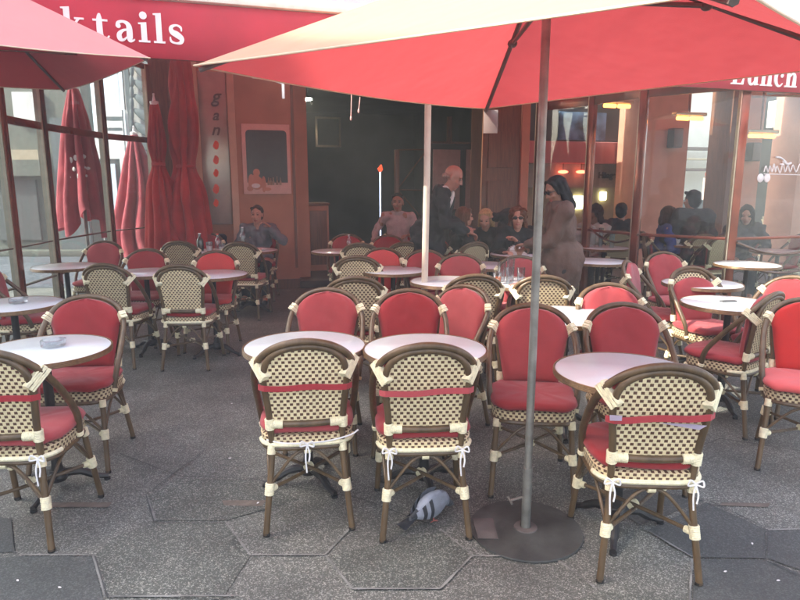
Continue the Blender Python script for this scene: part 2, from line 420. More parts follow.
def make_chair(strap, cush='cushion', slip=0, seed=0, ties=2):
    rnd = random.Random(seed)
    t = thing('bistro_chair', 'x', 'chair')
    bm = B(); tube(bm, catmull(mirror_path(HOOP), 7), .0155, 10); mk('outer_hoop', bm, 'rattan', t)
    bm = B(); tube(bm, catmull(mirror_path(INNER), 7), .0145, 10); mk('inner_hoop', bm, 'rattan', t)
    bm = B(); w, y = half_width(INNER, .495); tube(bm, catmull([(-w, y, .495), (0, y-.012, .492), (w, y, .495)], 5), .0150, 10); mk('back_rail', bm, 'rattan', t)
    for sx in (-1, 1):
        for rear in (True, False):
            bm = chair_leg(sx, rear); lg = mk('leg', bm, 'rattan', t)
            bm = B(); p = leg_pt(sx, rear, .012); tube(bm, [(p.x, p.y, 0), (p.x, p.y, .014)], .0155, 10); mk('foot_cap', bm, 'rubber', lg)
    # seat : woven skirt + woven top
    bm = B(); n = 48; A, Bq = .207, .196; rings = []; per = 0; prev = None; us = []
    for k in range(n+1):
        x, yy = superell(2*math.pi*k/n, A, Bq)
        if prev: per += math.hypot(x-prev[0], yy-prev[1])
        prev = (x, yy); us.append(per)
    uv = bm.loops.layers.uv.verify()
    lo = [bm.verts.new((*superell(2*math.pi*k/n, A-.004, Bq-.004), .388)) for k in range(n)]
    hi = [bm.verts.new((*superell(2*math.pi*k/n, A, Bq), .432)) for k in range(n)]
    top = [bm.verts.new((*superell(2*math.pi*k/n, A-.016, Bq-.016), .438)) for k in range(n)]
    for k in range(n):
        k2 = (k+1) % n
        f = bm.faces.new((lo[k], lo[k2], hi[k2], hi[k]))
        for l, uu in zip(f.loops, ((us[k], 0), (us[k+1], 0), (us[k+1], .044), (us[k], .044))): l[uv].uv = uu
        f = bm.faces.new((hi[k], hi[k2], top[k2], top[k]))
        for l, uu in zip(f.loops, ((us[k], .045), (us[k+1], .045), (us[k+1], .06), (us[k], .06))): l[uv].uv = uu
    for ring in (top, lo[::-1]):
        f = bm.faces.new(ring)
        for l in f.loops: l[uv].uv = l.vert.co.xy
    mk('seat', bm, 'weave', t, angle=60)
    bm = B(); ring = [(*superell(2*math.pi*k/48, .198, .188), .379) for k in range(49)]; tube(bm, ring, .0125, 8, cap=False); mk('seat_frame', bm, 'rattan', t)
    bm = B(); tube(bm, [(*superell(2*math.pi*k/48, .206, .196, 4.2), .398) for k in range(26, 47)], .0105, 8); mk('seat_band', bm, 'binding', t)
    # seat cushion
    bm = B(); n = 48; prof = [(.86, .440), (.985, .446), (1.02, .460), (.99, .476), (.90, .484), (.6, .487), (0, .488)]; rg = []
    for s, z in prof:
        rg.append([bm.verts.new((*[q*(s if s else .01) for q in superell(2*math.pi*k/n, .208, .198)], z+.004*math.sin(7*k/n*6.28+seed)*(.3 if s < .95 else 1))) for k in range(n)])
    for a, b in zip(rg, rg[1:]):
        for k in range(n): bm.faces.new((a[k], a[(k+1) % n], b[(k+1) % n], b[k]))
    bm.faces.new(rg[0][::-1]); bm.faces.new(rg[-1]); 
    for v in bm.verts: v.co.y += .012
    mk('seat_cushion', bm, cush, t, angle=80)
    # woven back panel
    bm = B(); rows = 20; cols = 14; g = []
    for i in range(rows+1):
        z = .500+(.842-.500)*(i/rows); w, y = half_width(INNER, z)
        g.append([bm.verts.new((w*(-1+2*j/cols)*.985, y-.004*(1-(-1+2*j/cols)**2), z)) for j in range(cols+1)])
    for i in range(rows):
        for j in range(cols): bm.faces.new((g[i][j], g[i][j+1], g[i+1][j+1], g[i+1][j]))
    uv_of(bm, lambda c: (c.x, c.z)); mk('back_panel', bm, 'weave', t, angle=80)
    mk('back_cushion', cushion_back(slip), cush, t, angle=70)
    # cream bindings
    bm0 = None
    for sx in (-1, 1):
        bm = B(); a = Vector((sx*.172, -.222, .724)); o_ = Vector((sx*.203, -.183, .772)); xa = (o_-a).normalized()
        tg = Vector((sx*.6, .55, -.9)); za = xa.cross(tg).normalized(); ya_ = za.cross(xa).normalized()
        rot = Matrix((xa, ya_, za)).transposed().to_4x4(); L2 = (o_-a).length/2+.0195; rb = random.Random(seed*7+sx)
        for q in range(5):
            oy = (q-2)*.0088
            box(bm, -L2*rb.uniform(.97, 1.02), L2*rb.uniform(.97, 1.02), oy-.0043, oy+.0043, -.0195, .0195, bevel=.0038, M4=Matrix.Translation((a+o_)/2) @ rot @ Matrix.Rotation(rb.uniform(-.05, .05), 4, 'Z'))
        mk('binding', bm, 'binding', t)
        bm = B(); w, y = half_width(INNER, .495)
        wrap(bm, Vector((sx*w, y+.002, .470)), Vector((sx*(w+.002), y-.002, .520)), .0215)
        wrap(bm, Vector((sx*(w-.006), y-.002, .495)), Vector((sx*(w-.056), y-.006, .494)), .0212); mk('binding', bm, 'binding', t)
        bm = B(); wrap(bm, Vector((sx*.2055, .058, .396)), Vector((sx*.2085, .052, .414)), .0195); mk('binding', bm, 'binding', t)
        for rear in (True, False):
            bm = B(); wrap(bm, leg_pt(sx, rear, .228), leg_pt(sx, rear, .176), .0212)
            p = leg_pt(sx, rear, .198); q = Vector((-p.x, -p.y, p.z)); d = (q-p).normalized()
            wrap(bm, p+d*.012, p+d*.040, .0150); mk('binding', bm, 'binding', t)
            bm = B(); a = Vector((sx*.153, -.173, .392)) if rear else Vector((sx*.178, .158, .385)); b_ = leg_pt(sx, rear, .29) if False else a+Vector((sx*.003, (-.008 if rear else .007), -.038))
            wrap(bm, a, b_, .0190); mk('binding', bm, 'binding', t)
    # crossed stretchers, their knot, arched braces
    for s in (-1, 1):
        bm = B(); a = leg_pt(s, True, .200); b = leg_pt(-s, False, .200)
        mid = (a+b)/2+Vector((0, 0, s*.008)); tube(bm, catmull([a, mid, b], 5), .0085, 8); mk('stretcher', bm, 'rattan', t)
    bm = B(); wrap(bm, (-.016, -.012, .196), (.016, .012, .204), .017); wrap(bm, (.016, -.012, .196), (-.016, .012, .204), .017); mk('knot', bm, 'binding', t)
    for (a, top_, b) in ((leg_pt(-1, True, .215), (0, -.178, .362), leg_pt(1, True, .215)), (leg_pt(-1, False, .215), (0, .178, .362), leg_pt(1, False, .215)),
                        (leg_pt(-1, True, .215), (-.188, 0, .362), leg_pt(-1, False, .215)), (leg_pt(1, True, .215), (.188, 0, .362), leg_pt(1, False, .215))):
        a, b, T = Vector(a), Vector(b), Vector(top_)
        bm = B(); l1 = a+(T-a)*.62+Vector((0, 0, .035)); l2 = b+(T-b)*.62+Vector((0, 0, .035))
        tube(bm, catmull([a, l1, T, l2, b], 6), .0072, 8); mk('brace', bm, 'rattan', t)
        if abs(T.y) > .1 and T.y < 0:
            bm = B(); wrap(bm, T+Vector((-.015, -.002, .004)), T+Vector((.015, -.002, .004)), .0180); mk('binding', bm, 'binding', t)
    if strap:
        bm = B(); pts = []; w, y = half_width(INNER, .66)
        n = 16; tilt = rnd.uniform(-.004, .010); hh = .0125
        f = []
        for j in range(n+1):
            s = -1+2*j/n; x = s*.198; yy = y-.020-.004*(1-s*s) if abs(s) < .88 else y-.020+(abs(s)-.88)*.18
            z = .668+tilt*s+.003*math.sin(5*s+seed)
            f.append([bm.verts.new((x, yy+dy, z+dz)) for dy, dz in ((-.003, -hh), (-.003, hh), (.001, hh), (.001, -hh))])
        for a, b in zip(f, f[1:]):
            for k in range(4): bm.faces.new((a[k], b[k], b[(k+1) % 4], a[(k+1) % 4]))
        bm.faces.new(f[0]); bm.faces.new(f[-1][::-1]); mk('strap', bm, 'strap', t)
        if strap == 2:
            bm = B(); 
            for P4 in ([(-.190, -.240, .660), (-.150, -.2505, .664), (-.150, -.2505, .684), (-.192, -.240, .682)], [(-.02, -.2525, .660), (.13, -.2490, .634), (.158, -.2455, .650), (.10, -.2520, .657)]):
                bm = B(); f = bm.faces.new([bm.verts.new(q) for q in P4]); bmesh.ops.solidify(bm, geom=[f], thickness=.002)
                mk('ribbon', bm, 'ribbon', t)
    # seat cushion ties
    if ties:
        for sx in ((-1, 1) if ties == 2 else (0,)):
            bm = B(); c = Vector((sx*.155, -.192, .400)) if sx else Vector((0, -.205, .405))
            if not sx: tube(bm, catmull([(-.175, -.175, .418), (-.1, -.198, .408), c, (.1, -.2, .410), (.19, -.185, .425), (.225, -.18, .445)], 4), .0038, 6)
            for q in ([(0, -.012, 0), (-.022, -.020, .018), (-.030, -.02, -.004), (-.004, -.016, -.002)], [(0, -.012, 0), (.022, -.020, .016), (.028, -.02, -.008), (.004, -.016, -.002)],
                      [(0, -.014, 0), (-.008, -.022, -.05), (-.004, -.024, -.10 - rnd.uniform(0, .03))], [(0, -.014, 0), (.010, -.022, -.04), (.006, -.024, -.075)]):
                tube(bm, catmull([c+Vector(p) for p in q], 5), .0036, 6)
            mk('tie', bm, 'string', t)
    return t
CHAIRS = {}
def chair(px, py, ang, label, kind='plain', group='red cushioned cane bistro chairs on the terrace', zt=.872):
    th = R(ang+random.uniform(-2.5, 2.5)*(py < 335)); w = at_z(px, py, zt)
    off = Vector((-math.sin(th), math.cos(th)))*.248
    loc = (w.x+off.x, w.y+off.y, 0.002)
    if kind not in CHAIRS:
        CHAIRS[kind] = make_chair(**KINDS[kind]); c = CHAIRS[kind]
        c.location = loc; c.rotation_euler = (0, 0, th); c['label'] = label; c['group'] = group
        return c
    return dup(CHAIRS[kind], loc, th, label, group)
KINDS = dict(knot=dict(strap=1, ties=1, seed=1), bows=dict(strap=2, ties=2, seed=2), plain=dict(strap=0, ties=0, seed=3), bright=dict(strap=0, ties=0, seed=4, cush='cushion_bright'),  # bright: cushion with sunlight painted into its red
             slipped=dict(strap=0, ties=0, seed=5, slip=.06), loose=dict(strap=1, ties=2, seed=6))

# ------------------------------------------------------------------ the table
def make_table():
    t = thing('bistro_table', 'x', 'table')
    bm = B(); lathe(bm, [(0, .706), (.292, .706), (.2955, .712), (.2955, .726), (.292, .7295), (0, .730)], 56); mk('tabletop', bm, 'table_white', t, angle=50)
    bm = B(); lathe(bm, [(.296, .703), (.3015, .704), (.3030, .708), (.3015, .7105), (.3035, .714), (.3015, .7175), (.3035, .721), (.3015, .7245), (.3030, .728), (.3005, .7312), (.2963, .7305), (.296, .703)], 56); mk('edge_band', bm, 'table_edge', t, angle=30)
    bm = B(); lathe(bm, [(0, .055), (.034, .06), (.030, .10), (.024, .14), (.022, .40), (.026, .42), (.022, .44), (.022, .66), (.040, .69), (.040, .702), (0, .703)], 20); mk('column', bm, 'iron', t)
    bm = B()
    for k in range(4):
        a = k*math.pi/2+.6; c, s = math.cos(a), math.sin(a)
        tube(bm, catmull([(c*.02, s*.02, .69), (c*.10, s*.10, .692), (c*.19, s*.19, .6965)], 4), .008, 8)
    mk('top_bracket', bm, 'iron', t)
    bm = B(); lathe(bm, [(0, .05), (.04, .052), (.05, .075), (.036, .11), (0, .112)], 20)
    for k in range(3):
        a = k*2.094+.3; c, s_ = math.cos(a), math.sin(a); tube(bm, catmull([(c*.02, s_*.02, .085), (c*.10, s_*.10, .075), (c*.17, s_*.17, .035), (c*.225, s_*.225, .018)], 5), [.022]*5+[.019]*5+[.014]*6, 8)
    bs = mk('base', bm, 'iron', t)
    for k in range(3):
        bm = B(); a = k*2.094+.3; tube(bm, [(.22*math.cos(a), .22*math.sin(a), 0.0), (.22*math.cos(a), .22*math.sin(a), .012)], .016, 10); mk('foot', bm, 'rubber', bs)
    return t
TABLE = None
def table(px, py, label, group='round white bistro tables on the terrace', rot=0, z0=.002):
    global TABLE
    w = at_z(px, py, .73+z0)
    if TABLE is None:
        TABLE = make_table(); TABLE.location = (w.x, w.y, z0); TABLE['label'] = label; TABLE['group'] = group; TABLE.rotation_euler.z = rot; return TABLE
    return dup(TABLE, (w.x, w.y, z0), rot, label, group)

# ------------------------------------------------------------------ terrace furniture as placed
T = {}
for k, px, py, lb in (
    ('t1', 305, 345, 'white round table behind the near cane chair at picture left of centre'),
    ('t2', 425, 348, 'white round table behind the cane chair above the pigeon'),
    ('t3', 626, 371, 'nearest white round table, right of the grey umbrella pole'),
    ('t4', 44, 349, 'nearest white round table at the left edge, holding a glass ashtray'),
    ('t5', 13, 304, 'second white round table at the left edge, holding a reddish ashtray'),
    ('t6', 66, 266, 'round table beside the left glass screen, farthest on the left'),
    ('t7', 146, 272, 'round pink lit table between two cane chairs and a dark red chair'),
    ('t8', 213, 274, 'round pink lit table in front of the bright red chair'),
    ('t9', 566, 315, 'white round table half hidden behind the grey umbrella pole chair'),
    ('t10', 598, 261, 'round pinkish table just right of the standing woman in brown'),
    ('t11', 729, 303, 'white round table beside the angled cane chair at right, with small dark mark'),
    ('t12', 702, 283, 'round table behind the cane topped red chair at right'),
    ('t13', 252, 250, 'round table with plate and bottle before the seated woman in grey'),
    ('t14', 337, 251, 'small looking round table left of the small bottle at the dark doorway'),
    ('t15', 393, 270, 'round sunlit pink table left of the cream pole'),
    ('t16', 447, 281, 'round pinkish table right of the cream pole, empty'),
    ('t17', 514, 282, 'round table crowded with empty glasses and pink napkins'),
    ('t18', 487, 265, 'round table behind the dark red chair near the seated women'),
    ('t19', 517, 254, 'round table with a white box of sugar before the woman in sunglasses'),
    ('t23', 778, 251, 'round table behind the right glass, in front of the hooded woman')):
    T[k] = table(px, py, lb, rot=random.uniform(0, 3))

chair(304, 342, 8, 'cane bistro chair with knotted white tie, nearest left of centre, back to viewer', 'knot')
chair(428, 346, 3.5, 'cane bistro chair with red strap standing over the grey pigeon', 'loose')
chair(668, 367, -3, 'nearest cane bistro chair at right with two white bows and lilac ribbon', 'bows')
chair(-22, 352, 3, 'cane bistro chair cut by the left picture edge, white string hanging', 'loose')
chair(532, 306, 174, 'red cushioned chair facing viewer right behind the grey umbrella pole')
chair(88, 297, 188, 'red cushioned chair facing viewer behind the near left table')
chair(328, 290, 180, 'red cushioned chair facing viewer, left of the two behind the front tables')
chair(409, 291, 178, 'red cushioned chair facing viewer, right of the two behind the front tables')
chair(468, 287, 138, 'red cushioned chair turned sideways between the front tables and grey pole')
chair(622, 305, 180, 'red cushioned chair facing viewer across the nearest right table')
chair(476, 276, 4, 'cane backed chair directly behind the sideways red chair')
chair(544, 277, -4, 'cane backed chair right behind the grey umbrella pole, before the glasses table')
chair(355, 278, 5, 'cane backed chair peeking between the two red chairs left of centre')
chair(357, 257, 3, 'cane backed chair, middle of three in a row left of the cream pole')
chair(360, 244, 0, 'cane backed chair, farthest of three in a row left of the cream pole')
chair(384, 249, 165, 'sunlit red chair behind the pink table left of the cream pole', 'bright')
chair(347, 235, 180, 'red chair facing viewer at the dark doorway, left of the small bottle')
chair(388, 236, 180, 'red chair facing viewer in front of the seated man in pink')
chair(406, 243, -6, 'cane backed chair with sunlit binding just left of the cream pole')
chair(424, 251, 190, 'red chair half hidden behind the cream pole')
chair(460, 255, 180, 'dark red chair facing viewer in front of the waiter')
chair(476, 243, 30, 'small looking cane backed chair beside the women in black coats')
chair(519, 257, 180, 'dark red chair behind the glasses table, below the white sugar box')
chair(608, 285, 180, 'red chair facing viewer right of the pole, behind another red chair')
chair(662, 253, 195, 'tall red chair facing viewer under the right glass post')
chair(690, 268, 192, 'red chair with bare cane strip showing above its slipped cushion', 'slipped')
chair(776, 294, 38, 'cane backed chair turned left at the right table')
chair(812, 300, 150, 'bright red chair cut by the right picture edge', 'bright')
chair(798, 278, 120, 'red chair seen edge on near the right picture edge')
chair(822, 276, 180, 'red chair farthest right, beside the glass')
chair(626, 262, 235, 'red chair with its low seat showing right of the pink table')
chair(105, 242, 182, 'red chair facing viewer beside the left glass, leftmost of its row')
chair(148, 250, 180, 'dark red chair between the folded umbrellas and the pink table')
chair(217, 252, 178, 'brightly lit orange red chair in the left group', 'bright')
chair(178, 242, 3, 'cane backed chair against the folded umbrellas')
chair(103, 265, -5, 'cane backed chair, left one of the pair at the left pink tables')
chair(178, 266, 4, 'cane backed chair, right one of the pair at the left pink tables')
chair(239, 243, -4, 'cane backed chair across the table from the woman in grey')
chair(-14, 268, -70, 'cane chair at the left picture edge turned towards the second table')

# ------------------------------------------------------------------ tableware
def on(tk, dx, dy): o = T[tk]; return (o.location.x+dx, o.location.y+dy, o.location.z+.730)
def glass_obj(loc, label, h=.11, r=.032, name='drinking_glass', m='clear', cat='glass', group=None, fill=None):
    bm = B(); lathe(bm, [(0, .001), (r*.78, .001), (r*.80, .004), (r, h), (r-.003, h), (r*.74, .012), (0, .010)], 20)
    o = mk(name, bm, m, loc=loc, angle=50); tag(o, label, cat, group)
    if fill:
        bm = B(); lathe(bm, [(0, .012), (r*.74, .012), (r*.86, h*.6), (0, h*.6)], 18); mk('drink', bm, fill, o)
    return o
def bottle(loc, label, h=.24, r=.032, m='clear', lid='ceramic'):
    bm = B(); lathe(bm, [(0, 0), (r, .002), (r, h*.55), (r*.85, h*.66), (r*.38, h*.78), (r*.36, h*.97), (0, h*.97)], 18)
    o = mk('bottle', bm, m, loc=loc, angle=50); tag(o, label, 'bottle')
    bm = B(); lathe(bm, [(0, h*.95), (r*.42, h*.95), (r*.42, h), (0, h)], 14); mk('cap', bm, lid, o); return o
def ashtray(loc, label, m='clear'):
    bm = B(); lathe(bm, [(0, .002), (.052, .002), (.058, .008), (.060, .034), (.050, .036), (.044, .014), (0, .012)], 8)
    return tag(mk('ashtray', bm, m, loc=loc, angle=20), label, 'ashtray')
ashtray(on('t4', .02, .05), 'square cut clear glass ashtray on the nearest left table')
ashtray(on('t5', .02, .03), 'clear ashtray with reddish glint on the second left table')
bm = B(); box(bm, -.055, .055, -.018, .018, 0, .008, bevel=.003)
tag(mk('card_holder', bm, 'shutter', loc=on('t11', .02, .05), rotz=.2), 'small dark flat card on the right white table', 'card')
for k, (dx, dy, h, r) in enumerate(((-.10, .02, .16, .034), (-.02, .06, .19, .034), (-.05, -.08, .13, .036), (.05, -.02, .12, .034))):
    glass_obj(on('t17', dx, dy), 'empty tall drinking glass among the group on the crowded table', h, r, group='empty glasses on the crowded table')
glass_obj(on('t17', -.15, -.09), 'short glass with orange drink at the near edge of the crowded table', .09, .036, fill='orangefood')
def crumple(loc, label, m, sx, sy, sz, seed, name='napkin', cat='napkin'):
    bm = B(); n = 14; g = []
    for i in range(n+1):
        row = []
        for j in range(n+1):
            x, y = (i/n-.5)*2, (j/n-.5)*2; e = max(0, 1-max(abs(x), abs(y))**3)
            z = e*(.5+.9*noise.noise(Vector((x*1.9+seed, y*1.9, seed))))*sz
            row.append(bm.verts.new((x*sx+.02*noise.noise(Vector((y*2, seed, x))), y*sy+.02*noise.noise(Vector((x*2, y, seed))), max(.002, z))))
        g.append(row)
    for i in range(n):
        for j in range(n): bm.faces.new((g[i][j], g[i+1][j], g[i+1][j+1], g[i][j+1]))
    r = bmesh.ops.solidify(bm, geom=bm.faces[:], thickness=.0015)
    return tag(mk(name, bm, m, loc=loc), label, cat)
crumple(on('t17', .16, .0), 'crumpled pink paper napkins on the crowded table', 'pinkcloth', .11, .08, .035, 1)
crumple(on('t17', .0, -.18), 'orange tinted crumpled paper at the front of the crowded table', 'pinkcloth', .07, .05, .03, 5)
crumple((T['t15'].location.x-.33, T['t15'].location.y-.35, .60), 'pink cloth draped over the cane chair left of the cream pole', 'pinkcloth', .10, .09, .06, 9, 'cloth', 'cloth')
bm = B(); box(bm, -.10, .10, -.06, .06, 0, .05, bevel=.004)
o = tag(mk('sugar_box', bm, 'white_board', loc=on('t19', 0, 0)), 'white box of sugar packets before the woman in sunglasses', 'box')
bm = B()
for k in range(9): box(bm, -.09+k*.02, -.074+k*.02, -.05, .05, .04, .075+.012*((k*7) % 3), bevel=.002)
mk('sugar_packets', bm, 'paper', o)
bottle(on('t14', .14, .05), 'small clear bottle on the table at the dark doorway', .19, .03)
bottle(on('t13', -.12, .06), 'clear water bottle before the seated woman in grey', .27, .034)
bm = B(); lathe(bm, [(0, .004), (.07, .004), (.115, .018), (.118, .021), (.07, .010), (0, .009)], 28)
o = tag(mk('plate', bm, 'ceramic', loc=on('t13', .08, -.06)), 'white plate of pink food before the seated woman in grey', 'plate')
bm = B(); [ellipsoid(bm, (random.uniform(-.04, .04), random.uniform(-.04, .04), .018), (.022, .016, .012), u=10, v=6) for _ in range(6)]; mk('food', bm, 'pinkcloth', o)
# table of condiments behind the bright red chair
T['t20'] = table(209, 251, 'round table of bottles and cutlery before the dark navy jacket')
bottle(on('t20', -.10, .0), 'dark sauce bottle among the condiments at left', .21, .04, 'bottle_dark', 'paper')
bottle(on('t20', .10, .03), 'red capped bottle among the condiments at left', .20, .034, 'clear', 'orange_red')
glass_obj(on('t20', .02, -.04), 'white napkin glass between the two condiment bottles', .11, .04, fill='paper')
glass_obj(on('t20', .17, -.06), 'small pale tumbler at the right end of the condiments', .09, .034, fill='paper')

# ------------------------------------------------------------------ umbrellas
def corners(c, hd, ang): return [Vector((c[0]+hd*math.cos(R(ang)+k*math.pi/2), c[1]+hd*math.sin(R(ang)+k*math.pi/2), 0)) for k in range(4)]
def open_umbrella(c, hd, ang, zes, za, label, cloth, pole_m, base=True, lean=(0, 0), pr=.0175, sag=.05, hub=2.2, bows=(.035,)*4, pull=(.035,)*4):
    t = thing('parasol', label, 'umbrella', (c[0], c[1], 0.002))
    A = Vector((0, 0, za)); K = corners((0, 0), hd, ang)
    for k in range(4): K[k].z = zes[k]
    bm = B(); n = 14; hemb = B()
    vs = {}
    def key(v): return (round(v.x, 4), round(v.y, 4), round(v.z, 4))
    def V(v):
        kk = key(v)
        if kk not in vs: vs[kk] = bm.verts.new(v)
        return vs[kk]
    def pt(k, i, j):
        r, s = i/n, j/n
        e = K[k].lerp(K[(k+1) % 4], s)
        p = A+(e-A)*r
        bow = 4*s*(1-s)
        p.z -= sag*.55*math.sin(math.pi*min(1, r))*bow*1.0 - .0
        p.z -= bows[k]*bow*r*r
        ctr = Vector((0, 0, p.z)); p = p+(ctr-p)*(pull[k]*bow*r*r)      # edges pulled slightly inwards
        return p
    for k in range(4):
        for i in range(n):
            for j in range(n):
                q = [pt(k, i, j), pt(k, i+1, j), pt(k, i+1, j+1), pt(k, i, j+1)]
                vv = []
                for x in q:
                    w = V(x)
                    if w not in vv: vv.append(w)
                if len(vv) >= 3: bm.faces.new(vv)
        edge = [pt(k, n, j) for j in range(n+1)]
        tube(hemb, edge, .0035, 6)
    bm.normal_update()
    for f in bm.faces:
        if f.normal.z < 0: f.normal_flip()
    mk('canopy', bm, cloth, t, angle=15); mk('hem', hemb, 'hem', t)
    lx, ly = lean
    bm = B(); tube(bm, [(-lx, -ly, .02), (0, 0, 1.5), (lx*.5, ly*.5, za-.02)], pr, 14); mk('pole', bm, pole_m, t)
    bm = B(); tube(bm, [(0, 0, hub-.05), (0, 0, hub+.05)], pr*1.9, 14); mk('hub', bm, 'iron', t)
    bm = B(); lathe(bm, [(0, za-.01), (.05, za), (.03, za+.03), (.012, za+.07), (0, za+.08)], 14); mk('finial', bm, pole_m, t)
    for k in range(4):
        bm = B(); P = [A+(K[k]-A)*f-Vector((0, 0, .022)) for f in (.02, .5, .985)]
        tube(bm, P, .011, 6); rb = mk('rib', bm, 'rib', t)
        bm = B(); J = A+(K[k]-A)*.46-Vector((0, 0, .03)); tube(bm, [Vector((0, 0, hub)), J], .010, 6)
        ellipsoid(bm, J, (.024, .024, .02), u=10, v=6); mk('strut', bm, 'rib', rb)
    if base:
        bm = B(); lathe(bm, [(0, .0), (.246, .0), (.248, .004), (.246, .010), (.06, .014), (0, .014)], 56); bs = mk('base_plate', bm, 'plate', t)
        bm = B(); box(bm, -.23, -.135, -.09, .075, .0126, .0146)
        for v in bm.verts:
            d = math.hypot(v.co.x, v.co.y)
            if d > .238: v.co.x *= .238/d; v.co.y *= .238/d
        mk('worn_patch', bm, 'plate_worn', bs)
        bm = B(); tube(bm, [(0, 0, .012), (0, 0, .30)], pr*1.22, 14); tube(bm, [(-.02, 0, .16), (-.075, -.015, .15)], .005, 6); tube(bm, [(-.07, -.035, .145), (-.08, .01, .155)], .005, 6); mk('socket', bm, 'steel', t)
        bm = B(); lathe(bm, [(.024, .012), (.052, .012), (.05, .019), (.024, .022)], 20); mk('collar', bm, 'plate_worn', bs)
    return t
UC = at_z(525.5, 530, 0)
big = open_umbrella((.558, 2.52), 1.34, 2, (1.985, 1.955, 1.955, 1.855), 2.41, 'large red parasol on grey pole with round steel base plate', 'canopy', 'steel', bows=(.0, .030, .004, .0), pull=(.02, .03, 0, .02))
left_u = open_umbrella((-2.92, 4.22), 1.33, 0, (2.3, 2.3, 2.3, 2.3), 2.93, 'rose coloured parasol at the upper left corner', 'canopy_rose', 'cream_pole', hub=2.6)
left_u.rotation_euler.z = R(-2.3)
third = open_umbrella((.21, 4.95), 1.30, 8, (2.42,)*4, 2.85, 'parasol on a cream pole behind the large red one', 'canopy', 'cream_pole', base=True, lean=(.022, 0), pr=.026, hub=2.6)
fourth = open_umbrella((4.35, 4.0), 1.45, 8, (2.42,)*4, 3.02, 'pink lit parasol at the upper right corner', 'canopy_rose', 'steel', base=True, hub=2.65)
# pull cords and hanging tags under the big canopy
for px, py, Y, ln, lb in ((352, 74, 3.2, .21, 'thin pink cord hanging from the large parasol edge, left one'), (360, 97, 3.35, .07, 'short thin cord hanging from the large parasol edge, right one')):
    p = at_y(px, py, Y); bm = B(); tube(bm, catmull([(0, 0, 0), (-.004, 0, -ln*.5), (-.008, 0, -ln)], 5), .0022, 6); ellipsoid(bm, (-.008, 0, -ln), (.005, .005, .012), u=8, v=6)
    tag(mk('pull_cord', bm, 'pinkcloth', loc=p), lb, 'cord')
p = at_y(283, 84, 3.0); bm = B(); box(bm, -.006, .006, -.002, .002, -.065, 0, bevel=.0015); tube(bm, [(0, 0, 0), (-.06, 0, .02), (-.14, 0, .028)], .003, 6)
tag(mk('hanging_tag', bm, 'paper', loc=p), 'white cloth tag hanging from the large parasol edge', 'tag')
p = at_y(491, 110, 3.84); bm = B(); box(bm, -.042, .042, -.003, .003, -.135, 0, bevel=.002)
tag(mk('paper_tag', bm, 'tag_grey', loc=p), 'square paper tag hanging from the far corner of the large parasol', 'tag')

def closed_umbrella(base_xy, z0, z1, rb, rt, nf, label, m, seed, ragged=0, tie=None, drape=0, legs=True, logo=False):
    t = thing('closed_parasol', label, 'umbrella', (base_xy.x, base_xy.y, .002))
    rnd = random.Random(seed); ph = [rnd.uniform(-.5, .5) for _ in range(nf)]; am = [rnd.uniform(.6, 1.2) for _ in range(nf)]
    bm = B(); rows, seg = 40, nf*8; g = []
    for i in range(rows+1):
        f = i/rows; ring = []
        for k in range(seg):
            a = 2*math.pi*k/seg; fold = k//8; ff = (k % 8)/8
            r = rt+(rb-rt)*(f**.8)
            if tie: r *= 1-.45*math.exp(-((f-tie)/.08)**2)
            if drape: r *= 1+drape*noise.noise(Vector((math.cos(a)*1.5, math.sin(a)*1.5, f*5+seed)))
            w = .52*am[fold]*min(1, f*4+.15)
            rr = r*(1-w+w*abs(math.sin(math.pi*ff+ph[fold]*f*.7))**.8*1.5)
            z = z1+(z0-z1)*f
            if ragged and f > .8: z += (f-.8)*5*ragged*(math.sin(a*2+seed)+.6*math.sin(a*5+1))
            tw = a+.5*f*noise.noise(Vector((seed, f*2, 0)))
            ring.append(bm.verts.new((rr*math.cos(tw)+.03*drape*math.sin(f*9), rr*math.sin(tw)*.9, z)))
        g.append(ring)
    for i in range(rows):
        for k in range(seg): bm.faces.new((g[i][k], g[i+1][k], g[i+1][(k+1) % seg], g[i][(k+1) % seg]))
    mk('canopy', bm, m, t, angle=70)
    bm = B(); tube(bm, [(0, 0, .02), (0, 0, z1+.03)], .022, 10); mk('pole', bm, 'steel', t)
    bm = B(); lathe(bm, [(0, z1-.02), (.05, z1-.01), (.052, z1+.03), (.02, z1+.04), (.010, z1+.10), (.014, z1+.12), (0, z1+.13)], 14); mk('finial', bm, 'ceramic', t)
    bm = B(); lathe(bm, [(0, 0), (.25, 0), (.25, .03), (.06, .05), (.03, .10), (0, .10)], 28); mk('base', bm, 'iron', t)
    if tie:
        bm = B(); zz = z1+(z0-z1)*tie; r = rt+(rb-rt)*(tie**.8); lathe(bm, [(r*.62, zz-.02), (r*.72, zz-.015), (r*.72, zz+.015), (r*.62, zz+.02)], 24); mk('tie_strap', bm, m, t)
    if logo:
        bm = B(); rnd = random.Random(3)
        for k in range(16):
            a = -math.pi/2+rnd.uniform(-.8, .9); z = rnd.uniform(1.58, 1.86); rr = rb*1.0*(z1-z)/(z1-z0)+.045
            ellipsoid(bm, (rr*math.cos(a), rr*math.sin(a)*.92, z), (rnd.uniform(.012, .04), .006, rnd.uniform(.012, .04)), u=8, v=6)
        mk('printed_emblem', bm, 'paper', t)
    return t
c = at_y(79, 150, 8.3); closed_umbrella(c, 1.0, 2.70, .29, .06, 8, 'folded red parasol with white emblem beyond the left glass', 'folded_rose', 3, ragged=.14, logo=True)
c = at_y(139, 200, 9.7); closed_umbrella(c, .40, 2.24, .42, .05, 9, 'faded pink folded parasol behind the glass, left of the two red ones', 'folded_rose', 5)
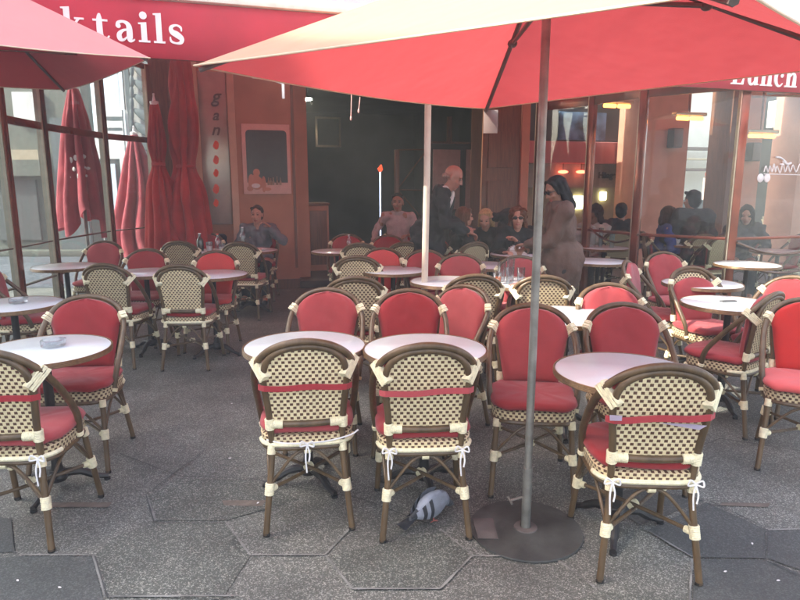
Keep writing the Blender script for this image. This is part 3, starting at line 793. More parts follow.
c = at_y(161, 200, 7.85); closed_umbrella(c, .48, 2.46, .20, .05, 9, 'folded red parasol with white tip beside the last glass post', 'folded_red', 8, tie=.36)
c = at_y(187, 180, 7.95); closed_umbrella(c, .42, 3.02, .21, .10, 7, 'bulky red parasol bundled and strapped beside the mirrored sign', 'folded_red', 12, tie=.50, drape=.5)

# ------------------------------------------------------------------ ground
bm = B(); bmesh.ops.create_grid(bm, x_segments=60, y_segments=60, size=60)
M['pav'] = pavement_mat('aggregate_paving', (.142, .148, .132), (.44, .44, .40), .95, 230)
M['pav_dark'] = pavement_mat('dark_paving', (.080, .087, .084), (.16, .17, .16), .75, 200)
M['pav_tan'] = mat('tan_paving_strip', (.13, .105, .085), .7, var=.3, scale=20)
M['joint'] = mat('paving_joint', (.20, .20, .185), .8, var=.5, scale=9)
M['joint_dark'] = mat('dark_joint', (.065, .067, .064), .8, var=.4, scale=9)
struct(mk('ground', bm, 'pav', smooth=False))
def ground_poly(name, polys, m, z, th=.0):
    bm = B()
    for q in polys:
        v = [bm.verts.new((*at_z(px, py, 0).xy, z)) for px, py in q]; f = bm.faces.new(v)
    bmesh.ops.recalc_face_normals(bm, faces=bm.faces)
    for f in bm.faces:
        if f.normal.z < 0: f.normal_flip()
    return struct(mk(name, bm, m, smooth=False))
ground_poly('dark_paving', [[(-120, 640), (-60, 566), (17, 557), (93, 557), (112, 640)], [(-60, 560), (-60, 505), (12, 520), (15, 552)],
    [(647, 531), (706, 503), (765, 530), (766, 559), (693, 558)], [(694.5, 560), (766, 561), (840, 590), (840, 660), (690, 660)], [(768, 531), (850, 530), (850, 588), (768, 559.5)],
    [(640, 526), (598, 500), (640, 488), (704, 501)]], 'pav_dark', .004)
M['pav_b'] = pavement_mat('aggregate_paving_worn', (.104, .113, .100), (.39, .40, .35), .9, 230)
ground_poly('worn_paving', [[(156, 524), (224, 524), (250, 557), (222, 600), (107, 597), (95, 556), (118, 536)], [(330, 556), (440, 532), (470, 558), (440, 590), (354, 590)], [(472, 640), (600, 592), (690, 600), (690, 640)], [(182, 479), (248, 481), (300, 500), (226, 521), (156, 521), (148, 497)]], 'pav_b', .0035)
ground_poly('tan_paving', [[(46, 503), (112, 503), (108, 508), (42, 508)], [(222, 501), (266, 501), (262, 507), (224, 506)], [(722, 503), (770, 504), (768, 508), (720, 506)]], 'pav_tan', .004)
def joints(name, segs, w, m, z):
    bm = B()
    for (a, b) in segs:
        A, Bp = at_z(*a, 0), at_z(*b, 0); n = 10; d = (Bp-A).normalized(); nrm = Vector((-d.y, d.x, 0)); prev = None
        for i in range(n+1):
            p = A.lerp(Bp, i/n); ww = w*(.5+.8*abs(noise.noise(p*9)))
            cur = (bm.verts.new((*(p+nrm*ww).xy, z)), bm.verts.new((*(p-nrm*ww).xy, z)))
            if prev: bm.faces.new((prev[0], prev[1], cur[1], cur[0]))
            prev = cur
    for f in bm.faces:
        f.normal_update()
        if f.normal.z < 0: f.normal_flip()
    return struct(mk(name, bm, m, smooth=False))
joints('paving_joints', [((93, 556), (105, 598)), ((20, 556), (93, 556)), ((105, 598), (240, 597)), ((225, 522), (250, 556)), ((252, 556), (325, 556)), ((325, 556), (352, 590)), ((440, 530), (472, 556)),
    ((472, 557), (552, 557)), ((552, 557), (596, 590)), ((472, 557), (440, 590)), ((352, 590), (440, 590)), ((692, 560), (689, 610)), ((645, 530), (692, 558)), ((767, 531), (800, 530)), ((355, 524), (325, 556)), ((146, 496), (156, 522))], .0060, 'joint', .007)
joints('dark_paving_joints', [((146, 496), (154, 524)), ((154, 524), (225, 524)), ((180, 478), (250, 480)), ((120, 455), (180, 478)), ((204, 452), (146, 496)), ((692, 559), (767, 560)), ((767, 531), (767, 560)), ((767, 561), (810, 583)), ((710, 503), (767, 530)), ((260, 463), (230, 478)), ((720, 440), (800, 452)), ((640, 470), (720, 440)), ((95, 558), (108, 600)), ((10, 520), (14, 556)), ((250, 480), (360, 500)), ((360, 500), (440, 530)), ((350, 470), (250, 480))], .004, 'joint_dark', .010)  # second set of joint lines in a darker tone
# litter and specks on the paving
bm = B(); rnd = random.Random(4)
for (px, py) in ((232, 405), (230, 460), (258, 505), (725, 574), (778, 583), (752, 546), (60, 590), (18, 583)):
    p = at_z(px, py, 0); bmesh.ops.create_icosphere(bm, subdivisions=1, radius=.0055, matrix=Matrix.Translation((p.x, p.y, .012)) @ Matrix.Rotation(rnd.uniform(0, 3), 4, 'Z') @ Matrix.Diagonal((1.6, .8, .3, 1)))
o = mk('litter', bm, 'paper'); o['kind'] = 'stuff'; o['label'] = 'small pale scraps of litter scattered on the grey paving'; o['category'] = 'litter'

# ------------------------------------------------------------------ cafe building in its own frame: x along the front, y inwards
FO = Vector((-1.85, 8.9, 0)); FA = math.atan2(.292, .956); FC, FS = math.cos(FA), math.sin(FA)
def f2w(s, y, z): return Vector((FO.x+s*FC-y*FS, FO.y+s*FS+y*FC, z))
def pix(px, py, y):
    """where the line of sight meets the plane y of the cafe frame -> (s, z)"""
    d = ray(px, py); n = Vector((-FS, FC, 0)); o = Vector((0, 0, CAMZ)); t = (FO+n*y-o).dot(n)/d.dot(n); p = o+d*t
    return (p-FO).dot(Vector((FC, FS, 0))), p.z
def sx(px, y=0, py=183): return pix(px, py, y)[0]
cafe = thing('cafe_building', 'brown and salmon cafe front with a dark open doorway under the red awning', 'building', FO, FA)
def part(name, boxes, m, parent=cafe, bevel=0, smooth=False):
    bm = B()
    for b in boxes: box(bm, *b, bevel=bevel)
    return mk(name, bm, m, parent, smooth=smooth)
x200, x203, x231, x238, x297, x313 = [sx(p) for p in (197, 203, 231, 238, 297, 312)]
x480, x520, x527 = sx(480), sx(519), sx(527)
x155 = sx(156)
part('wall', [(x155, x200, 0, .3, 0, 3.15)], 'wood')
part('wall', [(x238, x297, 0, .35, 0.0, 3.15)], 'wall_brown')
part('wall', [(x297-.08, x313, .36, .9, 0, 3.15)], 'wall_brown')
part('skirting', [(x238, x297+.02, -.03, -.003, 0, .14)], 'wood')
part('trim', [(x200, x203, -.05, .25, 0, 3.15), (x231, x238, -.06, .25, 0, 3.15)], 'wall_cream', bevel=.008)
part('wall', [(x203, x231, .03, .25, 0, 3.15)], 'wall_brown')
part('lintel', [(x155, 12.0, .02, .42, 3.16, 3.5)], 'wall_brown')
part('upper_wall', [(x155, 12.0,   .05, .40, 3.51, 4.4)], 'bare')
part('pillar', [(x480+.03, x520, .0, .45, 0, 3.15)], 'wood')
for a, b, z0, z1 in ((.12, .55, 1.75, 2.3), (.12, .55, .55, 1.55)): part('pillar_panel', [(x480+a, x480+b, -.02, -.002, z0, z1)], 'wood', bevel=.006)
part('trim', [(x520+.003, x527, -.04, .3, 0, 3.15)], 'salmon', bevel=.008)
# dark room
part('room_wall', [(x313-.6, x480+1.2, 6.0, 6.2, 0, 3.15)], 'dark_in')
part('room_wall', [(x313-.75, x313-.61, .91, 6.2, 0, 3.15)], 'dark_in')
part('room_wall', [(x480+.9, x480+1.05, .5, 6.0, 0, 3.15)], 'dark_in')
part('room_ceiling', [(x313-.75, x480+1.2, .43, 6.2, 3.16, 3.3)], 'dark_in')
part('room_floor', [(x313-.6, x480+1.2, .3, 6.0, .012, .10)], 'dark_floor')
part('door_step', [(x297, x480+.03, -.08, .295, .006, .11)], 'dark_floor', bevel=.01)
part('pillar_panel', [(x297-.06, x297-.02, -.006, -.001, .3, 2.9)], 'wood')
s0, s1 = sx(433, 1.5), sx(460, 1.5)
w = tag(mk('menu_board', (lambda b: (box(b, 0, s1-s0, 0, .03, 0, 1.05, bevel=.006), b)[1])(B()), 'white_board', loc=f2w(s0, 1.5, 1.05), rotz=FA), 'wide pale pink board behind the waiter', 'board')
s0, s1 = sx(466, 1.4), sx(478, 1.4)
w = tag(mk('menu_board', (lambda b: (box(b, 0, s1-s0, 0, .03, 0, 1.05, bevel=.006), b)[1])(B()), 'white_board', loc=f2w(s0, 1.4, 1.05), rotz=FA), 'narrow pale pink board beside the wooden pillar', 'board')
part('partition', [(sx(432, 1.6), sx(480, 1.6), 1.66, 1.72, .1, 2.2)], 'dark_in')
part('rail', [(sx(432, 1.6), sx(480, 1.6), 1.56, 1.66, 2.205, 2.24)], 'wood')
# things inside the doorway
s0, z0 = pix(316, 147, 5.9); s1, z1 = pix(341, 117, 5.9)
o = tag(mk('wall_picture', (lambda b: (box(b, 0, s1-s0, 0, .03, 0, z1-z0, bevel=.01), b)[1])(B()), 'frame_light', loc=f2w(s0, 5.93, z0), rotz=FA), 'dim framed picture on the dark far wall', 'picture')
bm = B(); box(bm, .05, s1-s0-.05, -.006, -.001, .05, z1-z0-.05); mk('print', bm, 'greygreen', o)
s0, z0 = pix(307, 99, 2.2)
o = thing('ceiling_lamp', 'small lit ceiling lamp in the dark doorway', 'lamp', f2w(s0, 2.2, z0))
bm = B(); ellipsoid(bm, (0, 0, 0), (.085, .085, .032)); mk('bulb', bm, 'lamp', o)
bm = B(); lathe(bm, [(0, .05), (.05, .05), (.095, .012), (.09, .010), (.04, .035), (0, .04)], 20); tube(bm, [(0, 0, .04), (0, 0, 3.16-z0)], .008, 6); mk('shade', bm, 'black', o)
s0, z0 = pix(380.5, 236, 1.9); s1, z1 = pix(381.5, 172, 1.9)
o = thing('neon_tube', 'vertical blue white light tube in the dark doorway', 'light', f2w(s0, 1.9, z0))
bm = B(); tube(bm, [(0, 0, 0), (0, 0, z1-z0)], .011, 10); mk('tube', bm, 'neon', o)
bm = B(); bm2 = tube(bm, [(0, 0, z1-z0), (.0, 0, z1-z0+.05), (.02, 0, z1-z0+.13)], [.02, .05, .01], 10); mk('red_tip', bm, 'neon_red', o)
bm = B(); tube(bm, [(0, .03, .10-z0), (0, .03, z1-z0)], .012, 8); mk('stand', bm, 'iron', o)
s0, z0 = pix(398, 225, 1.8); o = thing('wooden_rack', 'wooden rack with diagonal braces behind the seated man in pink', 'rack', f2w(s0, 1.8, .10), FA)
bm = B(); box(bm, -.05, .03, 0, .08, 0, 2.0, bevel=.006); mk('post', bm, 'wood', o)
bm = B(); box(bm, .95, 1.03, 0, .08, 0, 2.6, bevel=.006); mk('post', bm, 'wood', o)
bm = B()
for a, b in (((.0, 1.3), (.55, 2.0)), ((.0, 1.3), (.55, .7)), ((.0, 2.0), (.95, 2.02)), ((.0, 1.3), (.6, 1.28))): tube(bm, [(a[0], .04, a[1]), (b[0], .04, b[1])], .012, 6)
mk('brace', bm, 'wood', o)
s0, _ = pix(309, 240, .95); o = thing('serving_cabinet', 'low brown cabinet just inside the dark doorway at left', 'cabinet', f2w(s0, 1.0, .10), FA)
bm = B(); box(bm, 0, .34, 0, .5, 0, 1.06, bevel=.01); mk('body', bm, 'wall_brown', o)
bm = B(); box(bm, -.02, .36, -.02, .52, 1.062, 1.10, bevel=.008); mk('top', bm, 'wood', o)
bm = B(); box(bm, .03, .31, -.008, -.001, .1, .98, bevel=.003); mk('door', bm, 'wood', o)
# mirrored sign strip with upright letters
s0, z0 = pix(203.5, 236, -.0); zt = 2.98
o = thing('mirror_sign', 'tall mirrored sign strip with dark letters and orange red marks', 'sign', f2w(x203+.005, 0, 0), FA)
wd = x231-x203-.01
bm = B(); box(bm, 0, wd, -.005, .028, .95, zt, bevel=.002); mk('panel', bm, 'mirror', o)
def text(name, s, size, m, parent, loc, rot=(math.pi/2, 0, 0), shear=0, ext=.003, off=0, align='CENTER', mirror=False):
    cu = bpy.data.curves.new('t', 'FONT'); cu.body = s; cu.size = size; cu.extrude = ext; cu.shear = shear; cu.offset = off; cu.align_x = align; cu.align_y = 'BOTTOM_BASELINE'
    ob = bpy.data.objects.new('t', cu); COL.objects.link(ob); dg = bpy.context.evaluated_depsgraph_get()
    me = bpy.data.meshes.new_from_object(ob.evaluated_get(dg)); bpy.data.objects.remove(ob); bpy.data.curves.remove(cu)
    me.materials.clear(); me.materials.append(M[m]); q = bpy.data.objects.new(name, me); link(q, parent, loc); q.rotation_euler = rot
    if mirror: q.scale.x = -1
    return q
for ch, py, sz in (('g', 102, .24), ('a', 120, .20), ('n', 135, .22)):
    s_, z_ = pix(215.5, py, -.01); text('letter', ch, sz, 'grey_letter', o, (s_-x203-.005, -.010, z_), shear=.3, off=.003)
for py, a in ((145, .05), (160, .05), (173, .045), (189, .055), (203, .045)):
    s_, z_ = pix(216, py, -.01); bm = B()
    r = [(-.6, .3), (-.2, 1), (.35, .9), (.8, .3), (.6, -.6), (.1, -1), (-.5, -.75), (-.85, -.2)]
    v1 = [bm.verts.new((s_-x203-.005+x*a, -.0105, z_+y*a*1.25)) for x, y in r]; f = bm.faces.new(v1)
    e = bmesh.ops.extrude_face_region(bm, geom=[f]); [setattr(v.co, 'y', -.006) for v in e['geom'] if isinstance(v, bmesh.types.BMVert)]
    bmesh.ops.recalc_face_normals(bm, faces=bm.faces); mk('orange_mark', bm, 'orange_red', o, smooth=False)
# framed poster
s0, z0 = pix(244, 194, 0); s1, z1 = pix(289, 125, 0); W, H = s1-s0, z1-z0
o = thing('poster_frame', 'pale pink framed dark poster with small figure and bottles on the brown wall', 'poster', f2w(s0, -.035, z0), FA)
bm = B(); box(bm, 0, W, 0, .03, 0, H, bevel=.004); mk('frame', bm, 'poster_frame', o)
bm = B(); rr = .05; x0, x1, y0, y1 = W*.08, W*.93, H*.165, H*.915; pts = [(x0, y0), (x1, y0)]
for cx, cy, a0 in ((x1-rr, y1-rr, 0), (x0+rr, y1-rr, 90)): pts += [(cx+rr*math.cos(R(a0+k*15)), cy+rr*math.sin(R(a0+k*15))) for k in range(7)]
f = bm.faces.new([bm.verts.new((x, -.004, y)) for x, y in pts]); e = bmesh.ops.extrude_face_region(bm, geom=[f]); [setattr(v.co, 'y', -.001) for v in e['geom'] if isinstance(v, bmesh.types.BMVert)]
bmesh.ops.recalc_face_normals(bm, faces=bm.faces); mk('print', bm, 'poster_dark', o, smooth=False)
bm = B(); fl = Matrix.Diagonal((1, .12, 1)).to_4x4()
for cx, cz, rx, rz in ((.17, .31, .055, .055), (.16, .25, .05, .04), (.17, .16, .10, .10), (.10, .17, .05, .12), (.26, .14, .035, .12), (.30, .07, .07, .025), (.08, .08, .05, .04)): ellipsoid(bm, (cx*W/.62, -.006, cz*H/1.0), (rx*W*1.35, .004, rz*H), u=14, v=8)
mk('printed_figure', bm, 'salmon', o)
bm = B(); ellipsoid(bm, (.25*W, -.010, .12*H), (.09*W, .003, .035*H)); mk('printed_garment', bm, 'ceramic', o)
bm = B()
for k, (cx, h) in enumerate(((.52, .11), (.57, .10), (.62, .11), (.70, .13), (.77, .11))): lathe(bm, [(0, .13*H), (.022*W, .13*H), (.024*W, .18*H), (.010*W, .20*H), (.009*W, (.13+h)*H), (0, (.13+h)*H)], 10, cx=cx*W, cy=-.010)
mk('printed_bottles', bm, 'tan', o)

# ------------------------------------------------------------------ awning with lettering
AY = -4.06
awn = thing('awning', 'red awning with white serif lettering on its front valance', 'awning', FO, FA)
bm = B(); prof = [(AY+.02, 2.40), (AY-.005, 2.44), (AY-.01, 2.60), (AY-.005, 2.74), (AY+.02, 2.79)]; n = 80; S0, S1 = -4.2, 9.5; g = []
for i in range(n+1):
    s = S0+(S1-S0)*i/n
    g.append([bm.verts.new((s, y+.003*noise.noise(Vector((s*1.3, z*3, 0))), z+(.012*noise.noise(Vector((s*.9, 3, 0))) if k == 0 else 0))) for k, (y, z) in enumerate(prof)])
for i in range(n):
    for k in range(len(prof)-1): bm.faces.new((g[i][k], g[i+1][k], g[i+1][k+1], g[i][k+1]))
mk('valance', bm, 'awning', awn)
bm = B(); n2 = 6; g = []
for i in range(n+1):
    s = S0+(S1-S0)*i/n; g.append([bm.verts.new((s, AY+.03+(0-AY-.04)*k/n2, 2.80+.50*k/n2-.05*math.sin(math.pi*k/n2))) for k in range(n2+1)])
for i in range(n):
    for k in range(n2): bm.faces.new((g[i][k], g[i+1][k], g[i+1][k+1], g[i][k+1]))
mk('roof_cloth', bm, 'awning', awn)
bm = B(); box(bm, S0, S1, AY-.02, AY+.10, 2.795, 2.875, bevel=.02); mk('front_box', bm, 'cream_strip', awn)
bm = B(); tube(bm, [(S0, AY+.04, 2.41), (S1, AY+.04, 2.41)], .014, 8); mk('valance_bar', bm, 'frame_red', awn)
for s in (-3.0, -.1, 2.6, 5.4, 8.4):
    bm = B(); tube(bm, [(s, -.02, 3.0), (s, AY*.5, 2.82), (s, AY+.10, 2.76)], .02, 8); mk('arm', bm, 'frame_light', awn)
class Glyphs:
    """slab serif letters made of ribbons and quads, each a thin solid"""
    def __init__(s): s.bm = B(); s.k = 0
    def poly(s, pts, ox, oz, u):
        s.k += 1; y0 = -.004-.0012*(s.k % 5); vs = [s.bm.verts.new((ox+x*u, y0, oz+z*u)) for x, z in pts]
        f = s.bm.faces.new(vs); e = s.bm.faces and bmesh.ops.extrude_face_region(s.bm, geom=[f])
        for v in e['geom']:
            if isinstance(v, bmesh.types.BMVert): v.co.y = .004
    def rect(s, x0, x1, z0, z1, *a): s.poly([(x0, z0), (x1, z0), (x1, z1), (x0, z1)], *a)
    def ribbon(s, pts, *a):
        P = catmull([(x, z, w) for x, z, w in pts], 6); L, Rr = [], []
        for i, p in enumerate(P):
            d = P[min(i+1, len(P)-1)]-P[max(i-1, 0)]; d = Vector((d.x, d.y)).normalized(); nn = Vector((-d.y, d.x))*p.z/2
            L.append((p.x+nn.x, p.y+nn.y)); Rr.append((p.x-nn.x, p.y-nn.y))
        s.k += 1; ox, oz, u = a; y0 = -.004-.0012*(s.k % 5)
        f = [[s.bm.verts.new((ox+q[0]*u, y, oz+q[1]*u)) for q in (l, r) for y in (y0, .004)] for l, r in zip(L, Rr)]
        for A_, B_ in zip(f, f[1:]):
            for i0, i1 in ((0, 2), (2, 3), (3, 1), (1, 0)): s.bm.faces.new((A_[i0], A_[i1], B_[i1], B_[i0]))
        s.bm.faces.new((f[0][0], f[0][1], f[0][3], f[0][2])); s.bm.faces.new((f[-1][0], f[-1][2], f[-1][3], f[-1][1]))
    def glyph(s, c, *a):
        if c in 'lkih':
            top = 1.0 if c == 'i' else 1.5
            s.poly([(.14, .0), (.42, 0), (.42, top), (.02, top-.04), (.02, top-.11), (.14, top-.12)], *a); s.rect(0, .56, 0, .10, *a)
            if c == 'i': s.poly([(.28+.19*math.cos(k*.524), 1.32+.19*math.sin(k*.524)) for k in range(12)], *a); return .62
            if c == 'l': return .62
            if c == 'k':
                s.ribbon([(.42, .42, .10), (.62, .68, .10), (.82, .96, .12)], *a); s.rect(.62, 1.06, .91, 1.0, *a)
                s.ribbon([(.56, .62, .20), (.76, .34, .27), (.96, .03, .28)], *a); s.rect(.70, 1.14, 0, .10, *a); return 1.18
            s.ribbon([(.42, .72, .06), (.58, .92, .13), (.78, .86, .24), (.84, .6, .28), (.84, .0, .28)], *a); s.rect(.60, 1.08, 0, .10, *a); return 1.14
        if c == 'n':
            s.poly([(.14, 0), (.42, 0), (.42, 1.0), (.02, .97), (.02, .90), (.14, .88)], *a); s.rect(0, .54, 0, .10, *a)
            s.ribbon([(.42, .72, .06), (.58, .92, .13), (.78, .86, .24), (.84, .6, .28), (.84, .0, .28)], *a); s.rect(.62, 1.08, 0, .10, *a); return 1.14
        if c == 'u':
            s.ribbon([(.26, 1.0, .28), (.26, .4, .28), (.34, .12, .22), (.55, .07, .13), (.72, .28, .06)], *a); s.rect(0, .26, .90, 1.0, *a)
            s.poly([(.70, 1.0), (.70, 0), (1.08, .03), (1.08, .10), (.98, .12), (.98, 1.0)], *a); s.rect(.56, .74, .90, 1.0, *a); return 1.12
        if c == 't':
            s.ribbon([(.33, 1.28, .10), (.31, 1.0, .26), (.31, .35, .28), (.40, .10, .22), (.60, .07, .12), (.74, .22, .06)], *a); s.rect(0, .70, .90, 1.0, *a); return .78
        if c == 'a':
            s.ribbon([(.10, .70, .16), (.16, .90, .15), (.40, .96, .13), (.62, .84, .22), (.68, .6, .28), (.68, .12, .28), (.80, .05, .12), (.92, .12, .06)], *a)
            s.ribbon([(.60, .58, .10), (.36, .52, .13), (.18, .34, .22), (.20, .12, .24), (.36, .06, .12), (.58, .24, .06)], *a)
            s.poly([(.16+.12*math.cos(k*.628), .74+.12*math.sin(k*.628)) for k in range(10)], *a); return .98
        if c == 's':
            s.ribbon([(.66, .66, .06), (.62, .86, .12), (.40, .95, .10), (.16, .84, .18), (.18, .62, .26), (.42, .48, .32), (.64, .30, .26), (.60, .10, .18), (.36, .05, .10), (.12, .14, .12), (.08, .36, .06)], *a); return .80
        if c in 'ceo':
            if c == 'o': s.ribbon([(.46, .97, .08), (.16, .80, .26), (.14, .40, .28), (.30, .08, .16), (.5, .03, .08), (.80, .22, .26), (.82, .62, .28), (.66, .92, .16), (.46, .97, .08)], *a); return 1.0
            s.ribbon([(.76, .74, .18), (.66, .93, .12), (.42, .96, .09), (.18, .78, .24), (.15, .42, .28), (.30, .12, .20), (.56, .05, .12), (.80, .24, .05)], *a)
            if c == 'c': s.poly([(.68+.12*math.cos(k*.628), .74+.12*math.sin(k*.628)) for k in range(10)], *a)
            else: s.rect(.2, .8, .52, .60, *a)
            return .90
        if c == 'C':
            s.ribbon([(1.10, 1.0, .06), (1.0, 1.3, .14), (.66, 1.47, .10), (.28, 1.24, .28), (.18, .75, .32), (.30, .22, .26), (.70, .03, .10), (1.02, .18, .12), (1.16, .46, .05)], *a); s.rect(1.04, 1.12, .96, 1.46, *a); return 1.26
        if c == 'L':
            s.rect(.16, .48, 0, 1.46, *a); s.rect(0, .64, 1.37, 1.46, *a); s.poly([(0, 0), (1.06, 0), (1.12, .48), (1.04, .48), (.9, .1), (0, .1)], *a); return 1.2
        return .5
def word(wd, s, z, u, parent, m, gap=.12):
    for ch in wd:
        G = Glyphs(); a = G.glyph(ch, 0, 0, u)+{'k': .16, 't': .14}.get(ch, 0); bmesh.ops.recalc_face_normals(G.bm, faces=G.bm.faces)
        mk('letter', G.bm, m, parent, smooth=False, loc=(s, AY-.0105, z)); s += (a+gap)*u
    return s
sa, _ = pix(171, 45, AY); sb, _ = pix(187, 47, AY); _, zb = pix(165, 44, AY); _, ztp = pix(166, 14, AY)
u = (ztp-zb)/1.5
adv = {'C': 1.26, 'o': 1.0, 'c': .9, 'k': 1.34, 't': .92, 'a': .98, 'i': .62, 'l': .62, 's': .80}
tot = sum(adv[c]+.12 for c in 'Cocktails')*u
word('Cocktails', sb-tot+.03*u, zb, u, awn, 'letter')
sn, _ = pix(757, 86, AY); _, zb2 = pix(770, 86.5, AY)
word('Lunch', sn-(1.25+1.17)*u, zb2, u, awn, 'letter')
print('letter unit', u, 'baseline', zb, zb2)

# ------------------------------------------------------------------ right side of the front: shop, pillars, passage
PL = [(637, 684), (741, 757), (795, 850)]
for a, b in PL: part('pillar', [(sx(a), sx(b), -.02, .6, 0, 3.15)], 'salmon', bevel=.01)
part('wall', [(sx(726), sx(741)-.005, .0, .5, 0, 3.15)], 'wood')
shop = thing('corner_shop', 'shop with pink awning and dark lettered sign seen through the right glass', 'shop', f2w(0, 0, 0), FA)
ya = .9
a0, a1 = x527+.02, sx(637)+.55
_, zp0 = pix(600, 164, ya); _, zp1 = pix(600, 143, ya); _, za0 = pix(575, 141, ya); _, za1 = pix(575, 112, ya)
part('shop_front', [(a0, a1, ya+.30, ya+.34, 0, 3.12)], 'tan', shop)
bm = B(); box(bm, a0, sx(640, ya), ya-.25, ya-.02, zp0, zp1, bevel=.02); mk('pink_awning', bm, 'pink_awning', shop)
bm = B(); box(bm, a0, a1, ya+.02, ya+.2, zp1+.003, 3.15); mk('upper_panel', bm, 'dark_in', shop, smooth=False)
bm = B(); box(bm, sx(556, ya), sx(602, ya), ya-.02, ya+.015, za0+.02, za1, bevel=.003); mk('banner', bm, 'art', shop)
bm = B(); s0, zs0 = pix(596, 181, ya); box(bm, a0, a1, ya+.0, ya+.25, zp0-.42, zp0-.003); mk('sign_band', bm, 'sign_grey', shop, smooth=False)
s0, zs = pix(616.5, 178, ya); sw = sx(635, ya)-sx(598, ya)
text('letter', 'Häagen-Dazs', sw/5.3, 'black', shop, (s0, ya-.012, zs), off=.006)
for a, b, py0, py1, m in ((615, 624, 215, 182, 'bare'), (629, 634, 212, 182, 'bare'), (573, 583, 209, 196, 'lampsoft'), (600, 606, 200, 192, 'lampsoft')):
    s0, z0 = pix(a, py0, ya+.28); s1, z1 = pix(b, py1, ya+.28); bm = B(); box(bm, s0, s1, ya+.26, ya+.295, z0, z1, bevel=.004); mk('lit_window' if m == 'lampsoft' else 'door_panel', bm, m, shop)
for px in (560, 578):
    s0, z0 = pix(px, 172, ya); bm = B(); ellipsoid(bm, (s0, ya-.1, z0), (.09, .09, .03)); q = mk('red_lamp', bm, 'redlamp', shop); bm = B(); tube(bm, [(s0, ya-.1, z0), (s0, ya-.1, zp0)], .008, 6); mk('lamp_stem', bm, 'black', q)
# passage behind, open to the sky
pas = thing('pale_building', 'pale building with green white beams seen through the passage at right', 'building', f2w(0, 0, 0), FA)
bm = B(); box(bm, sx(684, 8)-2.5, sx(742, 8)+4, 8.0, 8.3, 0, 7.5); mk('wall', bm, 'white_wall', pas, smooth=False)
for py, h in ((150, .10), (160, .06), (171, .09)):
    s0, z0 = pix(684, py, 7.5); bm = B(); box(bm, s0-.5, s0+3.6, 7.5, 7.7, z0, z0+h, bevel=.01); mk('beam', bm, 'rib' if h != .06 else 'frame_light', pas)
bm = B(); s0, z0 = pix(713, 165, 7.4); box(bm, s0, s0+.14, 7.3, 7.4, .0, z0+1.2, bevel=.01); mk('post', bm, 'rib', pas)
bm = B(); s0, z0 = pix(705, 176, 7.2); box(bm, s0, s0+.45, 7.1, 7.2, z0, z0+.10, bevel=.006); mk('red_sign', bm, 'orange_red', pas)
bm = B(); s0, z0 = pix(700, 215, 7.2); s1, z1 = pix(711, 178, 7.2); box(bm, s0, s1, 7.1, 7.2, z0, z1); mk('pink_poster', bm, 'white_board', pas, smooth=False)
bm = B(); s0, _ = pix(686, 215, 7.0); box(bm, s0-1, s0+2.6, 6.9, 7.0, 0, 1.0); mk('low_wall', bm, 'teal', pas, smooth=False)
# dark bar at far right
bar = thing('side_bar', 'dim bar with gilded glassware beyond the far right glass', 'bar', f2w(0, 0, 0), FA)
s0, s1 = sx(757)+.005, sx(795)-.005
bm = B(); box(bm, sx(753, 2.0), s1+5, 2.0, 2.15, 0, 3.6); mk('back_wall', bm, 'dark_in', bar, smooth=False)
bm = B(); a, _ = pix(785, 180, 1.9); box(bm, a, a+.18, 1.85, 1.99, 0, 2.6); mk('column', bm, 'wood', bar, smooth=False)
bm = B(); a, zb_ = pix(763, 228, 1.2); b, zt_ = pix(783, 212, 1.2); box(bm, a, b, 1.1, 1.5, 0.0, zb_); mk('counter', bm, 'tan', bar, smooth=False)
bm = B(); box(bm, a-.02, b+.02, 1.08, 1.52, zb_+.003, zb_+.04, bevel=.008); mk('counter_top', bm, 'frame_light', bar)
bm = B(); rnd = random.Random(9)
for k in range(8):
    x = a+.05+k*(b-a-.1)/7; h = rnd.uniform(.15, .34); lathe(bm, [(0, zb_+.042), (.035, zb_+.042), (.012, zb_+.07), (.012, zb_+.1), (.05, zb_+h), (.03, zb_+h), (0, zb_+.12)], 10, cx=x, cy=1.25+rnd.uniform(-.08, .08))
mk('glassware', bm, 'frame_light', bar)
a, z0 = pix(784, 188, 1.8); bm = B(); ellipsoid(bm, (a, 1.6, z0), (.07, .07, .09)); mk('bar_lamp', bm, 'lampsoft', bar)
bm = B(); a, z0 = pix(766, 128, 1.9); b, z1 = pix(800, 103, 1.9); box(bm, a, b+.3, 1.6, 1.9, z0, z1); mk('pale_reflection', bm, 'bare', bar, smooth=False)  # pale block standing for a cream building reflected in the pane

